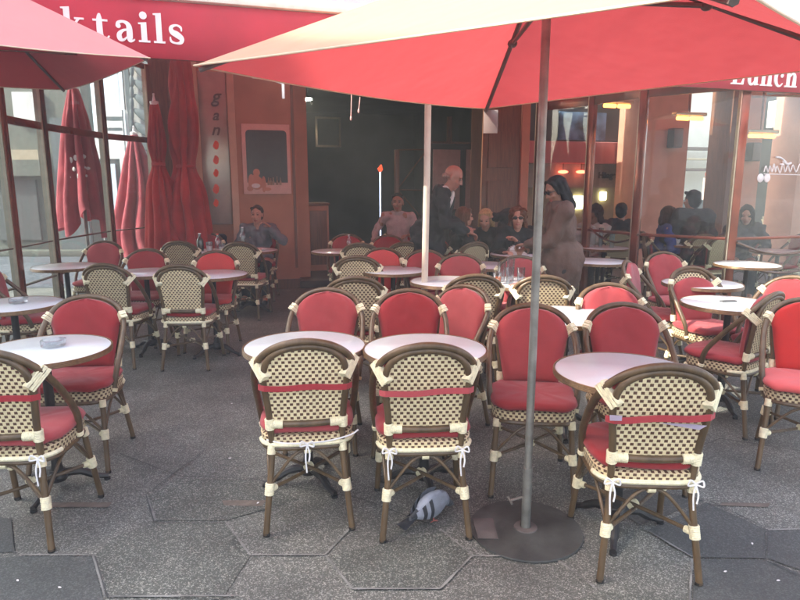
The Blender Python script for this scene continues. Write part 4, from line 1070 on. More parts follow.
# ------------------------------------------------------------------ glass screens
def screen(name, label, pts, ztop, rails, post_w, mats, glass, z_bot=.12, mid=None, group=None):
    """posts at pts, panes between, horizontal rails at the given heights"""
    t = thing(name, label, 'glass screen', (pts[0][0], pts[0][1], 0), group=group)
    o_ = Vector((pts[0][0], pts[0][1], 0)); P = [Vector((x, y, 0))-o_ for x, y in pts]
    for i, p in enumerate(P):
        d = (P[min(i+1, len(P)-1)]-P[max(i-1, 0)]).normalized(); a = math.atan2(d.y, d.x); mx = Matrix.Translation(p) @ Matrix.Rotation(a, 4, 'Z')
        bm = B(); box(bm, -post_w/2, post_w/2, -.035, .035, 0, ztop, bevel=.012, M4=mx); ps = mk('post', bm, mats[i % len(mats)], t)
        bm = B(); box(bm, -post_w/2-.012, -post_w/2-.0005, -.03, .03, 0.02, ztop-.02, M4=mx); mk('edge_strip', bm, 'frame_light', ps, smooth=False)
    for i in range(len(P)-1):
        a, b = P[i], P[i+1]; d = (b-a); L = d.length; ang = math.atan2(d.y, d.x); mx = Matrix.Translation(a) @ Matrix.Rotation(ang, 4, 'Z')
        bm = B(); box(bm, post_w/2+.002, L-post_w/2-.015, -.004, .004, z_bot, ztop-.02, M4=mx); mk('glass', bm, glass, t, smooth=False)
        for z, h, m in rails:
            bm = B(); box(bm, post_w/2+.001, L-post_w/2-.0135, -.022, .022, z-h/2, z+h/2, bevel=.006, M4=mx); mk('rail', bm, m, t)
    return t
def gp(px, Y): p = at_y(px, 183, Y); return (p.x, p.y)
LP = [gp(8, 5.5), gp(48, 6.25), gp(107.5, 7.5), gp(154, 8.3)]
LP = [(LP[0][0]-.05, 3.2), ] + LP
screen('glass_screen', 'glass screen with brown red posts along the left side', LP, 3.0, [(2.06, .07, 'frame_red'), (.95, .014, 'frame_brown'), (.60, .014, 'frame_brown'), (.08, .10, 'frame_red'), (2.97, .07, 'frame_red')], .085, ['frame_red', 'frame_red', 'frame_brown', 'frame_brown', 'wood'], 'glass_left')
RP = [(1.82, 8.35), gp(589, 7.7), gp(639, 7.0), gp(737, 6.42)]
RP.append((RP[-1][0]+1.3*FC, RP[-1][1]+1.3*FS)); RP.append((RP[-1][0]+1.5*FC, RP[-1][1]+1.5*FS))
screen('glass_screen', 'glass screen with red brown posts around the right corner', RP, 2.62, [(2.50, .14, 'frame_red'), (.95, .03, 'frame_red'), (.08, .10, 'frame_brown')], .08, ['frame_brown', 'frame_red', 'frame_red', 'frame_red', 'frame_brown'], 'glass')
for i, (a, b, z) in enumerate(((1, 2, .98), (3, 4, .92), (3, 4, .72))):
    bm = B(); A = Vector((*RP[a], z)); Bb = Vector((*RP[b], z-.02)); mid = (A+Bb)/2-Vector((0, 0, .13)); o_ = Vector((.02, -.07, 0))
    A += o_; Bb += o_; mid += o_
    tube(bm, catmull([A, A.lerp(mid, .5)-Vector((0, 0, .03)), mid, Bb.lerp(mid, .5)-Vector((0, 0, .03)), Bb], 6), .013, 8)
    tag(mk('sagging_rope', bm, 'frame_brown'), ['brown rope sagging across the glass behind the standing woman', 'upper brown rope sagging from the right glass post', 'lower brown rope sagging from the right glass post'][i], 'rope')
# white cursive strokes on the far right pane, modelling a mirrored reflection
d0 = Vector((RP[3][0], RP[3][1], 0)); dr = Vector((FC, FS, 0))
def pane_pt(px, py):
    d = ray(px, py); n = Vector((-FS, FC, 0)); o_ = Vector((0, 0, CAMZ)); t_ = (d0-n*.015-o_).dot(n)/d.dot(n); return o_+d*t_
bm = B()
for pts, r in (([(764, 172), (766, 166), (768, 172), (770, 166), (772, 172), (774, 164), (775.5, 172), (777, 166), (780, 173), (783, 163), (785, 172), (788, 165), (790, 172), (793, 165), (796, 172), (800, 164), (804, 172)], .006),
               ([(764, 174), (780, 174.4), (805, 175)], .004), ([(776, 157), (781, 158), (786, 162)], .010), ([(783, 161), (787, 164), (791, 163)], .012), ([(780, 164), (784, 165)], .008)):
    tube(bm, catmull([pane_pt(*p) for p in pts], 4), r, 6)
tag(mk('reflected_script', bm, 'script'), 'white cursive reflection with a swoosh, modelled on the far right pane', 'sign')
bm = B()
for px in (760.5, 767): ellipsoid(bm, pane_pt(px, 178), (.035, .008, .045))
tag(mk('window_sticker', bm, 'script'), 'pair of pale round stickers below the white cursive mark', 'sticker')
# heaters under the awning
for i, (px, py, Y, lb) in enumerate(((690, 118.5, 7.6, 'glowing orange heater lamp between the right glass posts'), (762, 136, 7.4, 'glowing orange heater lamp behind the far right pane'), (617, 106, 7.9, 'glowing orange heater lamp above the standing woman'))):
    p = at_y(px, py, Y); t = thing('heater', lb, 'heater', p, FA)
    for dx in (-.10, .10):
        bm = B(); tube(bm, [(dx-.08, 0, 0), (dx+.08, 0, 0)], .024, 10); mk('lamp', bm, 'heater', t)
    bm = B(); v = [(-.22, -.03, .03), (.22, -.03, .03), (.22, .05, .045), (-.22, .05, .045)]; box(bm, -.22, .22, -.03, .06, .032, .07, bevel=.01); mk('housing', bm, 'frame_light', t)
    bm = B(); tube(bm, [(0, .02, .06), (0, .05, 2.95-p.z)], .012, 8); mk('bracket', bm, 'frame_red', t)
# loudspeakers on the pillars
for px, py, y, lb in ((675, 138, -.10, 'dark wall loudspeaker on the salmon pillar between right posts'), (753, 152, -.10, 'dark wall loudspeaker on the narrow salmon pillar at far right')):
    s0, z0 = pix(px, py, y); t = thing('loudspeaker', lb, 'speaker', f2w(s0, y, z0), FA)
    bm = B(); box(bm, -.10, .10, -.08, .075, -.16, .16, bevel=.02); mk('cabinet', bm, 'black', t); bm = B(); box(bm, -.085, .085, -.088, -.082, -.145, .145, bevel=.002); mk('grille', bm, 'rib', t)

# ------------------------------------------------------------------ street beyond the left glass
st = thing('street_building', 'pale street building with shutters and grey shopfront beyond the left glass', 'building', (0, 13.2, 0))
def yx(px, py): p = at_y(px, py, 13.2); return p.x, p.z
def sbox(name, px0, py0, px1, py1, m, d0_, d1_, zmin=None):
    x0, z1 = yx(px0, py0); x1, z0 = yx(px1, py1); bm = B(); box(bm, x0, x1, d0_, d1_, zmin if zmin is not None else z0, z1); return mk(name, bm, m, st, smooth=False)
sbox('pale_wall', 95, -260, 156, 262, 'bare', .0, .5, 0)
sbox('grey_wall', -120, -260, 94.7, 262, 'greygreen', .05, .5, 0)
sbox('teal_shopfront', 50, 118, 94, 262, 'teal', -.05, .045, 0)
sbox('shop_band', -60, 150, 43, 168, 'tan', -.12, .045); sbox('shop_band', -60, 160, 45, 176, 'greygreen', -.16, -.125)
sbox('window', -10, 180, 42, 240, 'shutter', -.02, .045); sbox('arched_sign', 12, 92, 43, 122, 'bare', -.03, .045)
sbox('shutter', 98, 60, 102, 110, 'shutter', -.05, -.003); sbox('shutter', 122, 60, 126, 110, 'shutter', -.05, -.003)
sbox('window', 103, 55, 121, 108, 'blueglass', -.03, -.003)
sbox('sign_board', 96, 110, 127, 158, 'paper', -.08, -.003); sbox('sign_line', 100, 117, 125, 121, 'teal', -.084, -.0805); sbox('sign_line', 102, 128, 124, 131, 'teal', -.084, -.0805)
sbox('dark_door', 99, 159, 127, 250, 'shutter', -.06, -.003, 0); sbox('window', 112, 164, 121, 215, 'blueglass', -.09, -.062)
bm = B()
for k in range(9):
    x, z = yx(134, 60+k*11); 
    for j in range(8):
        a0_, a1_ = R(-90+j*22.5), R(-90+(j+1)*22.5)
    ellipsoid(bm, (x, -.12, z), (.05, .03, .13), u=10, v=8)
x, _ = yx(131, 100); box(bm, x-.03, x+.05, -.14, -.06, 0, 4.4); mk('scalloped_ironwork', bm, 'teal', st)
bm = B()
for k in range(7):
    x, z = yx(148, 62+k*14); ellipsoid(bm, (x, -.11, z), (.30, .03, .09), rot=Matrix.Rotation(R(35), 3, 'Y'), u=12, v=8)
mk('scalloped_ironwork', bm, 'teal', st)
bm = B(); box(bm, -14, -3.95, 9.0, 12.9, .001, .005); 
M['road'] = pavement_mat('bluish_street', (.085, .10, .12), (.25, .26, .28), .6, 40)
struct(mk('street', bm, 'road', smooth=False))
bm = B(); box(bm, -14, -4.6, 12.9, 13.15, .002, .13, bevel=.015); struct(mk('kerb', bm, 'greygreen'))
# added house behind the viewer, out of view, shaped to shade the terrace
def house(label, loc, ang, L, H, seed, tower):
    t = thing('shading_house', label, 'building', loc, ang)
    bm = B(); box(bm, -L/2, L/2, -8, 0, 0, H); mk('wall', bm, 'bare', t, smooth=False)
    bm = B(); box(bm, -L/2-.2, L/2+.2, -.0+.003, .35, H-.5, H); mk('cornice', bm, 'cream_strip', t, smooth=False)
    bm = B(); box(bm, tower[0], tower[1], -6, -.02, H+.003, H+9); mk('shade_tower', bm, 'bare', t, smooth=False)  # added block above the roof, keeps sun patches off the terrace
    for fl in range(int(H//3.2)):
        for k in range(int(L//3)):
            bm = B(); x = -L/2+1.5+k*3; box(bm, x-.5, x+.5, .003, .05, 1.0+fl*3.2, 2.7+fl*3.2); w_ = mk('window', bm, 'shutter', t, smooth=False)
    return t

# ------------------------------------------------------------------ people
M['skin'] = mat('skin', (.50, .25, .175), .5, var=.08, scale=9)
M['skin_red'] = mat('ruddy_skin', (.40, .18, .135), .5, var=.1, scale=9)
M['skin_dark'] = mat('olive_skin', (.30, .15, .10), .5, var=.08, scale=9)
M['eye'] = mat('dark_eye', (.02, .014, .012), .25)
M['lips'] = mat('lips', (.36, .10, .09), .45)
def hair_m(name, c): M[name] = mat(name, c, .6, var=.35, scale=30, bump=.6, bscale=60, stretch=(3, 3, .5), spec=.2)
hair_m('hair_brown', (.055, .028, .017)); hair_m('hair_black', (.012, .010, .010)); hair_m('hair_auburn', (.12, .045, .022)); hair_m('hair_blond', (.42, .27, .13)); hair_m('hair_grey', (.36, .21, .17))
def cloth_m(name, c, b=.5): M[name] = mat(name, c, .85, var=.18, scale=10, bump=b, bscale=26)
cloth_m('grey_top', (.15, .155, .17)); cloth_m('pink_shirt', (.40, .29, .28)); cloth_m('dark_suit', (.016, .017, .02)); cloth_m('black_coat', (.014, .014, .016))
cloth_m('brown_jacket', (.11, .062, .046), .8); cloth_m('dark_trousers', (.018, .018, .02)); cloth_m('blue_top', (.045, .06, .20)); cloth_m('white_shirt', (.6, .55, .53)); cloth_m('navy_jacket', (.022, .025, .042)); cloth_m('charcoal_coat', (.022, .022, .022))
def ik(a, c, l1, l2, pole):
    """joint between a and c bent towards pole; c is pulled in if out of reach"""
    d = c-a; L = d.length
    if L > (l1+l2)*.985: c = a+d*((l1+l2)*.985/L); d = c-a; L = d.length
    x = (l1*l1-l2*l2+L*L)/(2*L); h = math.sqrt(max(0, l1*l1-x*x)); n = d.normalized()
    p = (pole-n*pole.dot(n)); p = p.normalized() if p.length > 1e-5 else Vector((0, -1, 0))
    return a+n*x+p*h, c
def hand_shape(bm, wr, dirv, up, side, k, curl=.55):
    """palm, four bent fingers of unequal length and a thumb from the side of the palm"""
    f = dirv.normalized(); n = (up-f*up.dot(f)).normalized(); s = f.cross(n)*side
    rot = Matrix((s, f, n)).transposed()
    pc = wr+f*.052*k; ellipsoid(bm, pc, (.040*k, .054*k, .017*k), rot=rot)
    for i, (o_, ln) in enumerate(((.029, .070), (.010, .080), (-.010, .074), (-.028, .058))):
        a = wr+f*.092*k+s*o_*k; cu = curl*(1+.12*i)
        d1 = (f*math.cos(cu*.6)-n*math.sin(cu*.6)); d2 = (f*math.cos(cu*1.6)-n*math.sin(cu*1.6)); d3 = (f*math.cos(cu*2.4)-n*math.sin(cu*2.4))
        b = a+d1*ln*.45*k; c = b+d2*ln*.32*k; e = c+d3*ln*.25*k
        cone(bm, a, b, .0100*k, .0092*k, 8); cone(bm, b, c, .0092*k, .0085*k, 8); cone(bm, c, e, .0085*k, .0075*k, 8)
    a = wr+f*.030*k+s*.030*k; b = a+(s*.75+f*.65-n*.25).normalized()*.040*k; c = b+(f*.85+s*.2-n*.45).normalized()*.032*k
    cone(bm, a, b, .0135*k, .0110*k, 8); cone(bm, b, c, .0110*k, .0090*k, 8)
def person(label, loc, face, H=1.70, sit=True, lean=8, yaw=0, pitch=0, lh=None, rh=None, top='black_coat', bottom='dark_trousers', hair='hair_brown', style='short', skin='skin', cat='person',
           bulk=1.0, glasses=None, collar=None, zoff=0, curl=.55, neck=0, group=None, shoes=True, coat=0, roll=0, shirt=0):
    k = H/1.70; t = thing('person', label, cat, (loc[0], loc[1], zoff), R(face), group)
    hz = (.50 if sit else .91)*k; hip = Vector((0, 0, hz)); L = R(lean)
    def sp(d, fwd=0, x=0):     # along the leaning spine
        return hip+Vector((x*k, (math.sin(L)*d+math.cos(L)*fwd)*k, (math.cos(L)*d-math.sin(L)*fwd)*k))
    chest, nb = sp(.30), sp(.475)
    head = nb+Vector((0, (math.sin(L)*.10+.035+neck)*k, .145*k-abs(neck)*.4*k))
    HR = Matrix.Rotation(R(yaw), 3, 'Z') @ Matrix.Rotation(R(pitch), 3, 'X') @ Matrix.Rotation(R(roll), 3, 'Y')
    def hp(x, y, z): return head+HR @ (Vector((x, y, z))*k)
    sh = {s: sp(.435, x=.175*s) for s in (-1, 1)}; hj = {s: hip+Vector((.095*s*k, 0, -.02*k)) for s in (-1, 1)}
    arms, legs = {}, {}
    dflt = {s: (Vector((.20*s, .30, hz/k+.16)) if sit else Vector((.25*s, .06, .80))) for s in (-1, 1)}
    for s, tgt in ((-1, lh), (1, rh)):
        w = (Vector(tgt) if tgt else dflt[s])*k
        el, w = ik(sh[s], w, .285*k, .250*k, Vector((.5*s, -.45, -.7))); arms[s] = (el, w)
        if sit: kn = hj[s]+Vector((.04*s, .43, .005))*k; an = Vector((.13*s*k, .40*k, .085*k))
        else: kn = Vector((.10*s*k, .025*k+.05*k*(s > 0), .49*k)); an = Vector((.105*s*k, -.01*k-.04*k*(s > 0), .085*k))
        legs[s] = (kn, an)
    # one continuous body: trunk, neck, head with face, limbs, hands
    b = B()
    ellipsoid(b, hip+Vector((0, 0, .03*k)), (.155*k, .105*k, .12*k)); ellipsoid(b, chest, (.150*k, .098*k, .20*k), rot=Matrix.Rotation(-L, 3, 'X')); cone(b, sh[-1], sh[1], .062*k, .062*k)
    cone(b, nb-Vector((0, 0, .03)), head+Vector((0, -.015*k, -.06*k)), .056*k, .050*k)
    ellipsoid(b, hp(0, -.012, .035), (.073*k, .094*k, .085*k), rot=HR, u=24, v=16); ellipsoid(b, hp(0, .022, -.040), (.058*k, .066*k, .076*k), rot=HR, u=24, v=16); ellipsoid(b, hp(0, .062, -.098), (.024*k, .020*k, .018*k), rot=HR)
    cone(b, hp(0, .086, .012), hp(0, .106, -.026), .010*k, .014*k, 8); ellipsoid(b, hp(.011, .094, -.030), (.010*k,)*3); ellipsoid(b, hp(-.011, .094, -.030), (.010*k,)*3)
    for s in (-1, 1):
        ellipsoid(b, hp(.074*s, -.010, -.005), (.010*k, .020*k, .032*k), rot=HR); ellipsoid(b, hp(.030*s, .074, .030), (.026*k, .012*k, .009*k), rot=HR); ellipsoid(b, hp(.040*s, .060, -.028), (.024*k, .022*k, .022*k), rot=HR)
    ellipsoid(b, hp(0, .080, -.062), (.022*k, .012*k, .006*k), rot=HR); ellipsoid(b, hp(0, .078, -.073), (.019*k, .012*k, .007*k), rot=HR)
    for s in (-1, 1):
        el, w = arms[s]; cone(b, sh[s], el, .050*k, .040*k); cone(b, el, w, .039*k, .026*k)
        inward = Vector((-s, .2, .15)); d = (w-el).normalized(); hd = (d+inward*.35).normalized() if (lh if s < 0 else rh) else d
        hand_shape(b, w, hd, Vector((.2*s, -.3, 1)) if abs(d.z) < .8 else Vector((s, .4, 0)), -s, k, curl)
        kn, an = legs[s]; cone(b, hj[s], kn, .080*k, .056*k); cone(b, kn, an, .054*k, .036*k); cone(b, an, an+Vector((.01*s, .13*k, -.045*k)), .040*k, .030*k)
    bm = remesh(b, .0075, 3)
    mouth = hp(0, .090, -.067)
    for f in bm.faces:
        c = HR.transposed() @ (f.calc_center_median()-mouth)/k
        if abs(c.x) < .024 and abs(c.z) < .009+.0 and c.y > -.02: f.material_index = 1
    mk('body', bm, [skin, 'lips'], t, angle=180)
    bm = B()
    for s in (-1, 1):
        ellipsoid(bm, hp(.031*s, .080, .010), (.0125*k, .008*k, .0062*k), rot=HR, u=12, v=8); tube(bm, catmull([hp(.014*s, .088, .030), hp(.032*s, .087, .036), hp(.050*s, .074, .030)], 4), 0.0021*k, 6)
    mk('eyes', bm, 'eye', t)
    # clothes
    g = .014*k*bulk; b = B()
    ellipsoid(b, hip+Vector((0, 0, .05*k)), (.160*k+g, .112*k+g, .13*k)); ellipsoid(b, chest, (.158*k+g, .108*k+g, .205*k), rot=Matrix.Rotation(-L, 3, 'X')); cone(b, sh[-1], sh[1], .064*k+g, .064*k+g); cone(b, sp(.15), chest, .13*k+g*.5, .12*k+g*.5)
    if collar: 
        for j in range(10):
            a = j*math.pi*2/10; ellipsoid(b, nb+Vector((math.cos(a)*.066*k, math.sin(a)*.060*k, .012*k)), (.026*k, .024*k, .034*k), u=8, v=6)
    if coat: cone(b, hip, hip+Vector((0, 0, -coat*k)), .168*k+g, .170*k+g)
    for s in (-1, 1):
        el, w = arms[s]; cone(b, sh[s], el, .055*k+g, .045*k+g); cone(b, el, el.lerp(w, .92), .044*k+g, .034*k+g*.7)
    mk('jacket' if bulk > 1.2 else 'top', remesh(b, .011, 5, disp=(.026 if bulk < 2 else .017)*min(max(bulk, .8), 1.6), dscale=13 if bulk < 2 else 10, seed=len(label)), top, t, angle=180)
    if shirt:
        b = B(); ellipsoid(b, sp(.40, .100), (.045*k, .034*k, .11*k), rot=Matrix.Rotation(-L, 3, 'X')); cone(b, nb+Vector((-.05*k, .02*k, .01)), nb+Vector((.05*k, .02*k, .01)), .045*k, .045*k); mk('shirt', remesh(b, .010, 3), 'white_shirt', t, angle=180)
        b = B(); tube(b, [sp(.455, .125), sp(.30, .150), sp(.15, .150)], [.012, .022, .03], 8); mk('tie', b, 'black', t)
    b = B()
    ellipsoid(b, hip, (.140*k, .105*k, .10*k))
    for s in (-1, 1):
        kn, an = legs[s]; cone(b, hj[s]-Vector((0, 0, .03*k)), kn, .082*k, .068*k); cone(b, kn, an+Vector((0, 0, .01)), .066*k, .055*k)
    mk('trousers', remesh(b, .013, 4, disp=.010, dscale=10, seed=3), bottom, t, angle=180)
    for s in (-1, 1):
        kn, an = legs[s]; b = B(); cone(b, an+Vector((0, -.02*k, -.048*k)), an+Vector((.012*s, .15*k, -.055*k)), .042*k, .030*k); ellipsoid(b, an, (.045*k, .05*k, .05*k)); box(b, an.x-.04, an.x+.045, an.y-.06, an.y+.175, .001, .02, bevel=.008)
        mk('shoe', remesh(b, .010, 3), 'black', t, angle=180)
    # hair
    b = B()
    if style != 'bald':
        ellipsoid(b, hp(0, -.028, .050), (.083*k, .094*k, .083*k), rot=HR, u=20, v=12); ellipsoid(b, hp(0, -.060, .0), (.076*k, .062*k, .085*k), rot=HR)
        cone(b, hp(-.055, .040, .092), hp(.055, .040, .092), .020*k, .020*k)
        if style in ('bob', 'long', 'curly'):
            dn = {'bob': -.10, 'long': -.19, 'curly': -.13}[style]; wd = .082 if style != 'curly' else .098
            for s in (-1, 1): cone(b, hp(.072*s, -.015, .05), hp(wd*s, -.03, dn), .026*k, .030*k); cone(b, hp(.060*s, -.055, .05), hp(wd*.75*s, -.075, dn), .035*k, .038*k); cone(b, hp(.060*s, .035, .085), hp(.078*s, .02, -.02), .018*k, .018*k)
            cone(b, hp(0, -.08, .05), hp(0, -.10, dn), .05*k, .05*k)
            if style == 'curly':
                rnd = random.Random(5)
                for _ in range(46):
                    v = Vector((rnd.gauss(0, 1), rnd.gauss(-.5, .7), rnd.gauss(.2, .8))).normalized(); ellipsoid(b, hp(v.x*.098, -.035+v.y*.10, .03+v.z*.105), (.026*k,)*3, u=8, v=6)
        if style == 'bun': ellipsoid(b, hp(0, -.125, .055), (.035*k,)*3)
        if style == 'hood':
            ellipsoid(b, hp(0, -.035, .02), (.100*k, .112*k, .135*k), rot=HR); cone(b, hp(0, -.06, -.05), nb+Vector((0, -.03*k, 0)), .085*k, .11*k)
            for s in (-1, 1): cone(b, hp(.080*s, .015, .06), hp(.085*s, .01, -.12), .020*k, .026*k)
        bm = remesh(b, .008, 3, disp=.007, dscale=45 if style == 'curly' else 22, seed=2)
    else:
        for s in (-1, 1): cone(b, hp(.062*s, -.045, -.005), hp(.045*s, -.085, -.025), .014*k, .020*k)
        cone(b, hp(-.05, -.088, -.02), hp(.05, -.088, -.02), .026*k, .026*k); bm = remesh(b, .008, 2, disp=.004, dscale=30)
    mk('hair' if style != 'hood' else 'headscarf', bm, hair, t, angle=180)
    if glasses:
        b = B()
        for s in (-1, 1): ellipsoid(b, hp(.031*s, .096, .010), (.026*k, .006*k, .019*k), rot=HR); tube(b, [hp(.056*s, .09, .014), hp(.078*s, .0, .012)], .003, 6)
        tube(b, [hp(-.01, .100, .014), hp(.01, .100, .014)], .003, 6); mk('sunglasses', b, 'black', t)
    return t
def ground_at(px, Y): p = at_y(px, 183, Y); return (p.x, p.y)
# standing figures
pw = person('woman standing in a brown padded jacket, dark hair and sunglasses, looking down to the left', ground_at(566, 5.6), 92, H=1.62, sit=False, lean=6, pitch=-24, yaw=14, lh=(.02, .34, 1.02), rh=(.16, .30, .98), top='brown_jacket', hair='hair_black', style='long', skin='skin_dark', bulk=2.1, glasses=1, collar=1, coat=.15)
person('bald waiter in a dark suit bending forward beside the cream pole', ground_at(428, 6.9), -100, H=1.80, sit=False, lean=20, pitch=-26, neck=.03, lh=(-.16, .36, .98), rh=(.10, .42, .94), top='dark_suit', hair='hair_grey', style='bald', skin='skin_red', bulk=1.5, coat=.16, shirt=1)
# seated figures
seats = []
def seated(px, Y, face, label, zt, **kw):
    """zt: height of the crown read off the picture; the seat is raised or lowered to reach it"""
    H = kw.get('H', 1.66); p = ground_at(px, Y); k = H/1.7
    crown = (.50+.475+.145+.125)*k
    return person(label, p, face, zoff=max(-.02, min(.14, zt-crown)), **kw)
def ztop(px, py, Y): return at_y(px, py, Y).z
seated(257, 8.15, 182, 'woman in a grey top seated against the brown wall, one hand raised', ztop(257, 205, 8.15), H=1.66, lean=6, lh=(-.19, .20, .96), rh=(.22, .26, .70), top='grey_top', hair='hair_brown', style='bun', yaw=-4, pitch=-2)
seated(398, 8.7, 176, 'dark haired man in a pink shirt seated at the dark doorway', ztop(398, 193, 8.7), H=1.76, lean=4, top='pink_shirt', collar=1, bulk=.3, hair='hair_black', style='short', skin='skin_dark', rh=(.30, .22, .62), lh=(-.18, .30, .70))
seated(459, 7.35, -72, 'woman with auburn hair and black coat in profile beside the waiter', ztop(462, 207, 7.35), H=1.62, lean=5, top='black_coat', hair='hair_auburn', style='bob', bulk=1.6, collar=1)
seated(489, 7.75, 160, 'blonde woman in a black coat holding a hand to her forehead', ztop(489, 208, 7.75), H=1.64, lean=12, pitch=-22, top='black_coat', hair='hair_blond', style='bob', bulk=1.6, lh=(-.10, .15, 1.14), rh=(.16, .30, .72))
seated(519, 7.2, 170, 'woman in black with auburn hair and dark sunglasses, hand near her chin', ztop(518, 207, 7.2), H=1.62, lean=8, top='black_coat', hair='hair_auburn', style='curly', glasses=1, bulk=1.5, lh=(.0, .27, .85), rh=(.16, .30, .72))
seated(598, 8.9, 140, 'person with curly black hair seated behind the right glass, white cuffs', ztop(601, 206, 8.9), H=1.68, lean=6, yaw=-20, top='white_shirt', hair='hair_black', style='curly', skin='skin_dark', pitch=-12)
seated(623, 8.7, -20, 'dark haired person in a charcoal coat seen from behind through the right glass', ztop(622, 203, 8.7), H=1.70, lean=4, top='charcoal_coat', hair='hair_black', style='short', bulk=1.6, collar=1)
seated(667, 8.25, -100, 'woman in a blue top with a brown bob seated behind the right glass', ztop(668, 206, 8.25), H=1.62, lean=4, yaw=-14, top='blue_top', hair='hair_brown', style='bob')
seated(697, 8.1, 10, 'large person in a dark coat seen from behind at the passage, head highest', ztop(697, 190, 8.1), H=1.88, lean=3, top='charcoal_coat', hair='hair_black', style='short', bulk=2.6, collar=1)
seated(712, 7.9, 20, 'hunched person in a dark coat beside the bigger dark figure at the passage', ztop(712, 222, 7.9)+.02, H=1.50, lean=18, top='charcoal_coat', hair='hair_black', style='hood', bulk=2.0)
seated(750, 8.3, 150, 'woman with a dark headscarf seated behind the far right pane', ztop(750, 206, 8.3), H=1.64, lean=8, pitch=-10, top='navy_jacket', hair='hair_black', style='hood', bulk=1.5)
# chairs and tables under the people behind the glass
T['t21'] = table(604, 247.5, 'white round table with glasses behind the right glass, left of the posts'); T['t22'] = table(686, 244, 'white round table with cups before the woman in blue')
T['t24'] = table(747, 264, 'white round table low behind the far right pane post')
glass_obj(on('t21', -.04, .02), 'tall stemmed glass on the table behind the right glass', .24, .03, group='glasses behind the right glass'); glass_obj(on('t21', .08, -.04), 'tall stemmed glass on the table behind the right glass', .20, .034, group='glasses behind the right glass')
bottle(on('t21', -.12, .08), 'clear carafe on the table behind the right glass', .26, .04)
def cup(loc, label, grp=None):
    bm = B(); lathe(bm, [(0, .002), (.05, .004), (.068, .014), (.05, .012), (0, .011)], 20); o = tag(mk('coffee_cup', bm, 'ceramic', loc=loc), label, 'cup', grp)
    bm = B(); lathe(bm, [(0, .013), (.022, .013), (.034, .03), (.038, .068), (.035, .068), (.030, .03), (0, .02)], 18); tube(bm, catmull([(.036, 0, .055), (.058, 0, .05), (.054, 0, .028), (.034, 0, .03)], 4), .004, 6); mk('bowl', bm, 'ceramic', o)
cup(on('t22', -.14, -.05), 'larger white cup before the woman in blue, left one'); cup(on('t22', .02, -.06), 'white cup before the woman in blue, right one')
def chair_w(px, Y, ang, label):
    p = ground_at(px, Y); return dup(CHAIRS['plain'], (p[0], p[1], .002), R(ang), label, 'chairs behind the right glass')
chair_w(257, 8.15, 182, 'chair under the woman in grey at the brown wall')
chair_w(398, 8.7, 176, 'chair under the man in the pink shirt'); chair_w(459, 7.35, -72, 'chair under the auburn haired woman in profile'); chair_w(489, 7.75, 160, 'chair under the blonde woman'); chair_w(519, 7.2, 170, 'chair under the woman in sunglasses and black')
for px, Y, a, l in ((598, 8.9, 140, 'chair under the person with curly black hair'), (623, 8.7, -20, 'chair under the person in charcoal behind the right glass'), (667, 8.25, -100, 'chair under the woman in blue'), (697, 8.1, 10, 'chair under the large dark figure at the passage'), (712, 7.9, 20, 'chair under the hunched dark figure'), (750, 8.3, 150, 'chair under the woman in the headscarf'), (788, 8.0, 80, 'empty chair beyond the far right pane')): chair_w(px, Y, a, l)
# navy jacket hung over a chair by the condiments, seat of that chair
p = at_z(208, 233, .87); 
b = B(); cone(b, (-.17, 0, .78), (.17, 0, .78), .07, .07); cone(b, (-.17, 0, .76), (-.22, .02, .5), .06, .05); cone(b, (.17, 0, .76), (.22, .02, .5), .06, .05); ellipsoid(b, (0, .02, .62), (.20, .06, .26))
c_ = chair(208, 234, 182, 'chair under a dark navy jacket by the mirrored sign')
o = tag(mk('jacket', remesh(b, .012, 4, disp=.03, dscale=8), 'navy_jacket', loc=(p.x, p.y+.02, .02), angle=180), 'dark navy jacket hung over a chair below the mirrored sign', 'jacket')
# brown bag resting on the left cane chair
p = at_z(98, 296, .60); b = B(); ellipsoid(b, (0, 0, .06), (.10, .05, .07)); cone(b, (-.10, 0, .02), (.09, 0, .13), .03, .035); cone(b, (.09, 0, .13), (.11, 0, .02), .03, .025)
# ------------------------------------------------------------------ pigeon
M['feather'] = mat('grey_feather', (.27, .29, .34), .7, var=.12, scale=30, bump=.3, bscale=90)
M['feather_light'] = mat('pale_feather', (.42, .45, .52), .7, var=.10, scale=30, bump=.3, bscale=90)
M['feather_dark'] = mat('dark_feather', (.05, .055, .065), .6, var=.25, scale=40, bump=.3, bscale=90)
M['pinkleg'] = mat('pink_leg', (.45, .14, .11), .5)
p = at_z(431, 520, 0)
pg = thing('pigeon', 'grey pigeon with dark wing bars pecking under the cane chair', 'pigeon', (p.x, p.y, .002), R(-52)); pg.scale = (.80, .80, .80)
b = B()      # local: beak towards +Y
ellipsoid(b, (0, .0, .105), (.058, .098, .056), rot=Matrix.Rotation(R(14), 3, 'X'), u=24, v=16); ellipsoid(b, (0, .055, .112), (.050, .055, .052)); cone(b, (0, .085, .115), (0, .128, .075), .036, .024); ellipsoid(b, (0, .142, .056), (.021, .028, .020)); cone(b, (0, .160, .046), (0, .180, .030), .006, .0025, 8)
cone(b, (0, -.075, .085), (0, -.150, .055), .030, .016)
for s in (-1, 1): cone(b, (.022*s, -.01, .07), (.022*s, -.005, .045), .018, .008)
bm = remesh(b, .004, 3)
for f in bm.faces:
    c = f.calc_center_median(); f.material_index = 2 if c.y < -.105 else (2 if c.y > .118 else (1 if c.z > .10 and c.y < .06 else 0))
mk('body', bm, ['feather', 'feather_light', 'feather_dark', ], pg, angle=180)
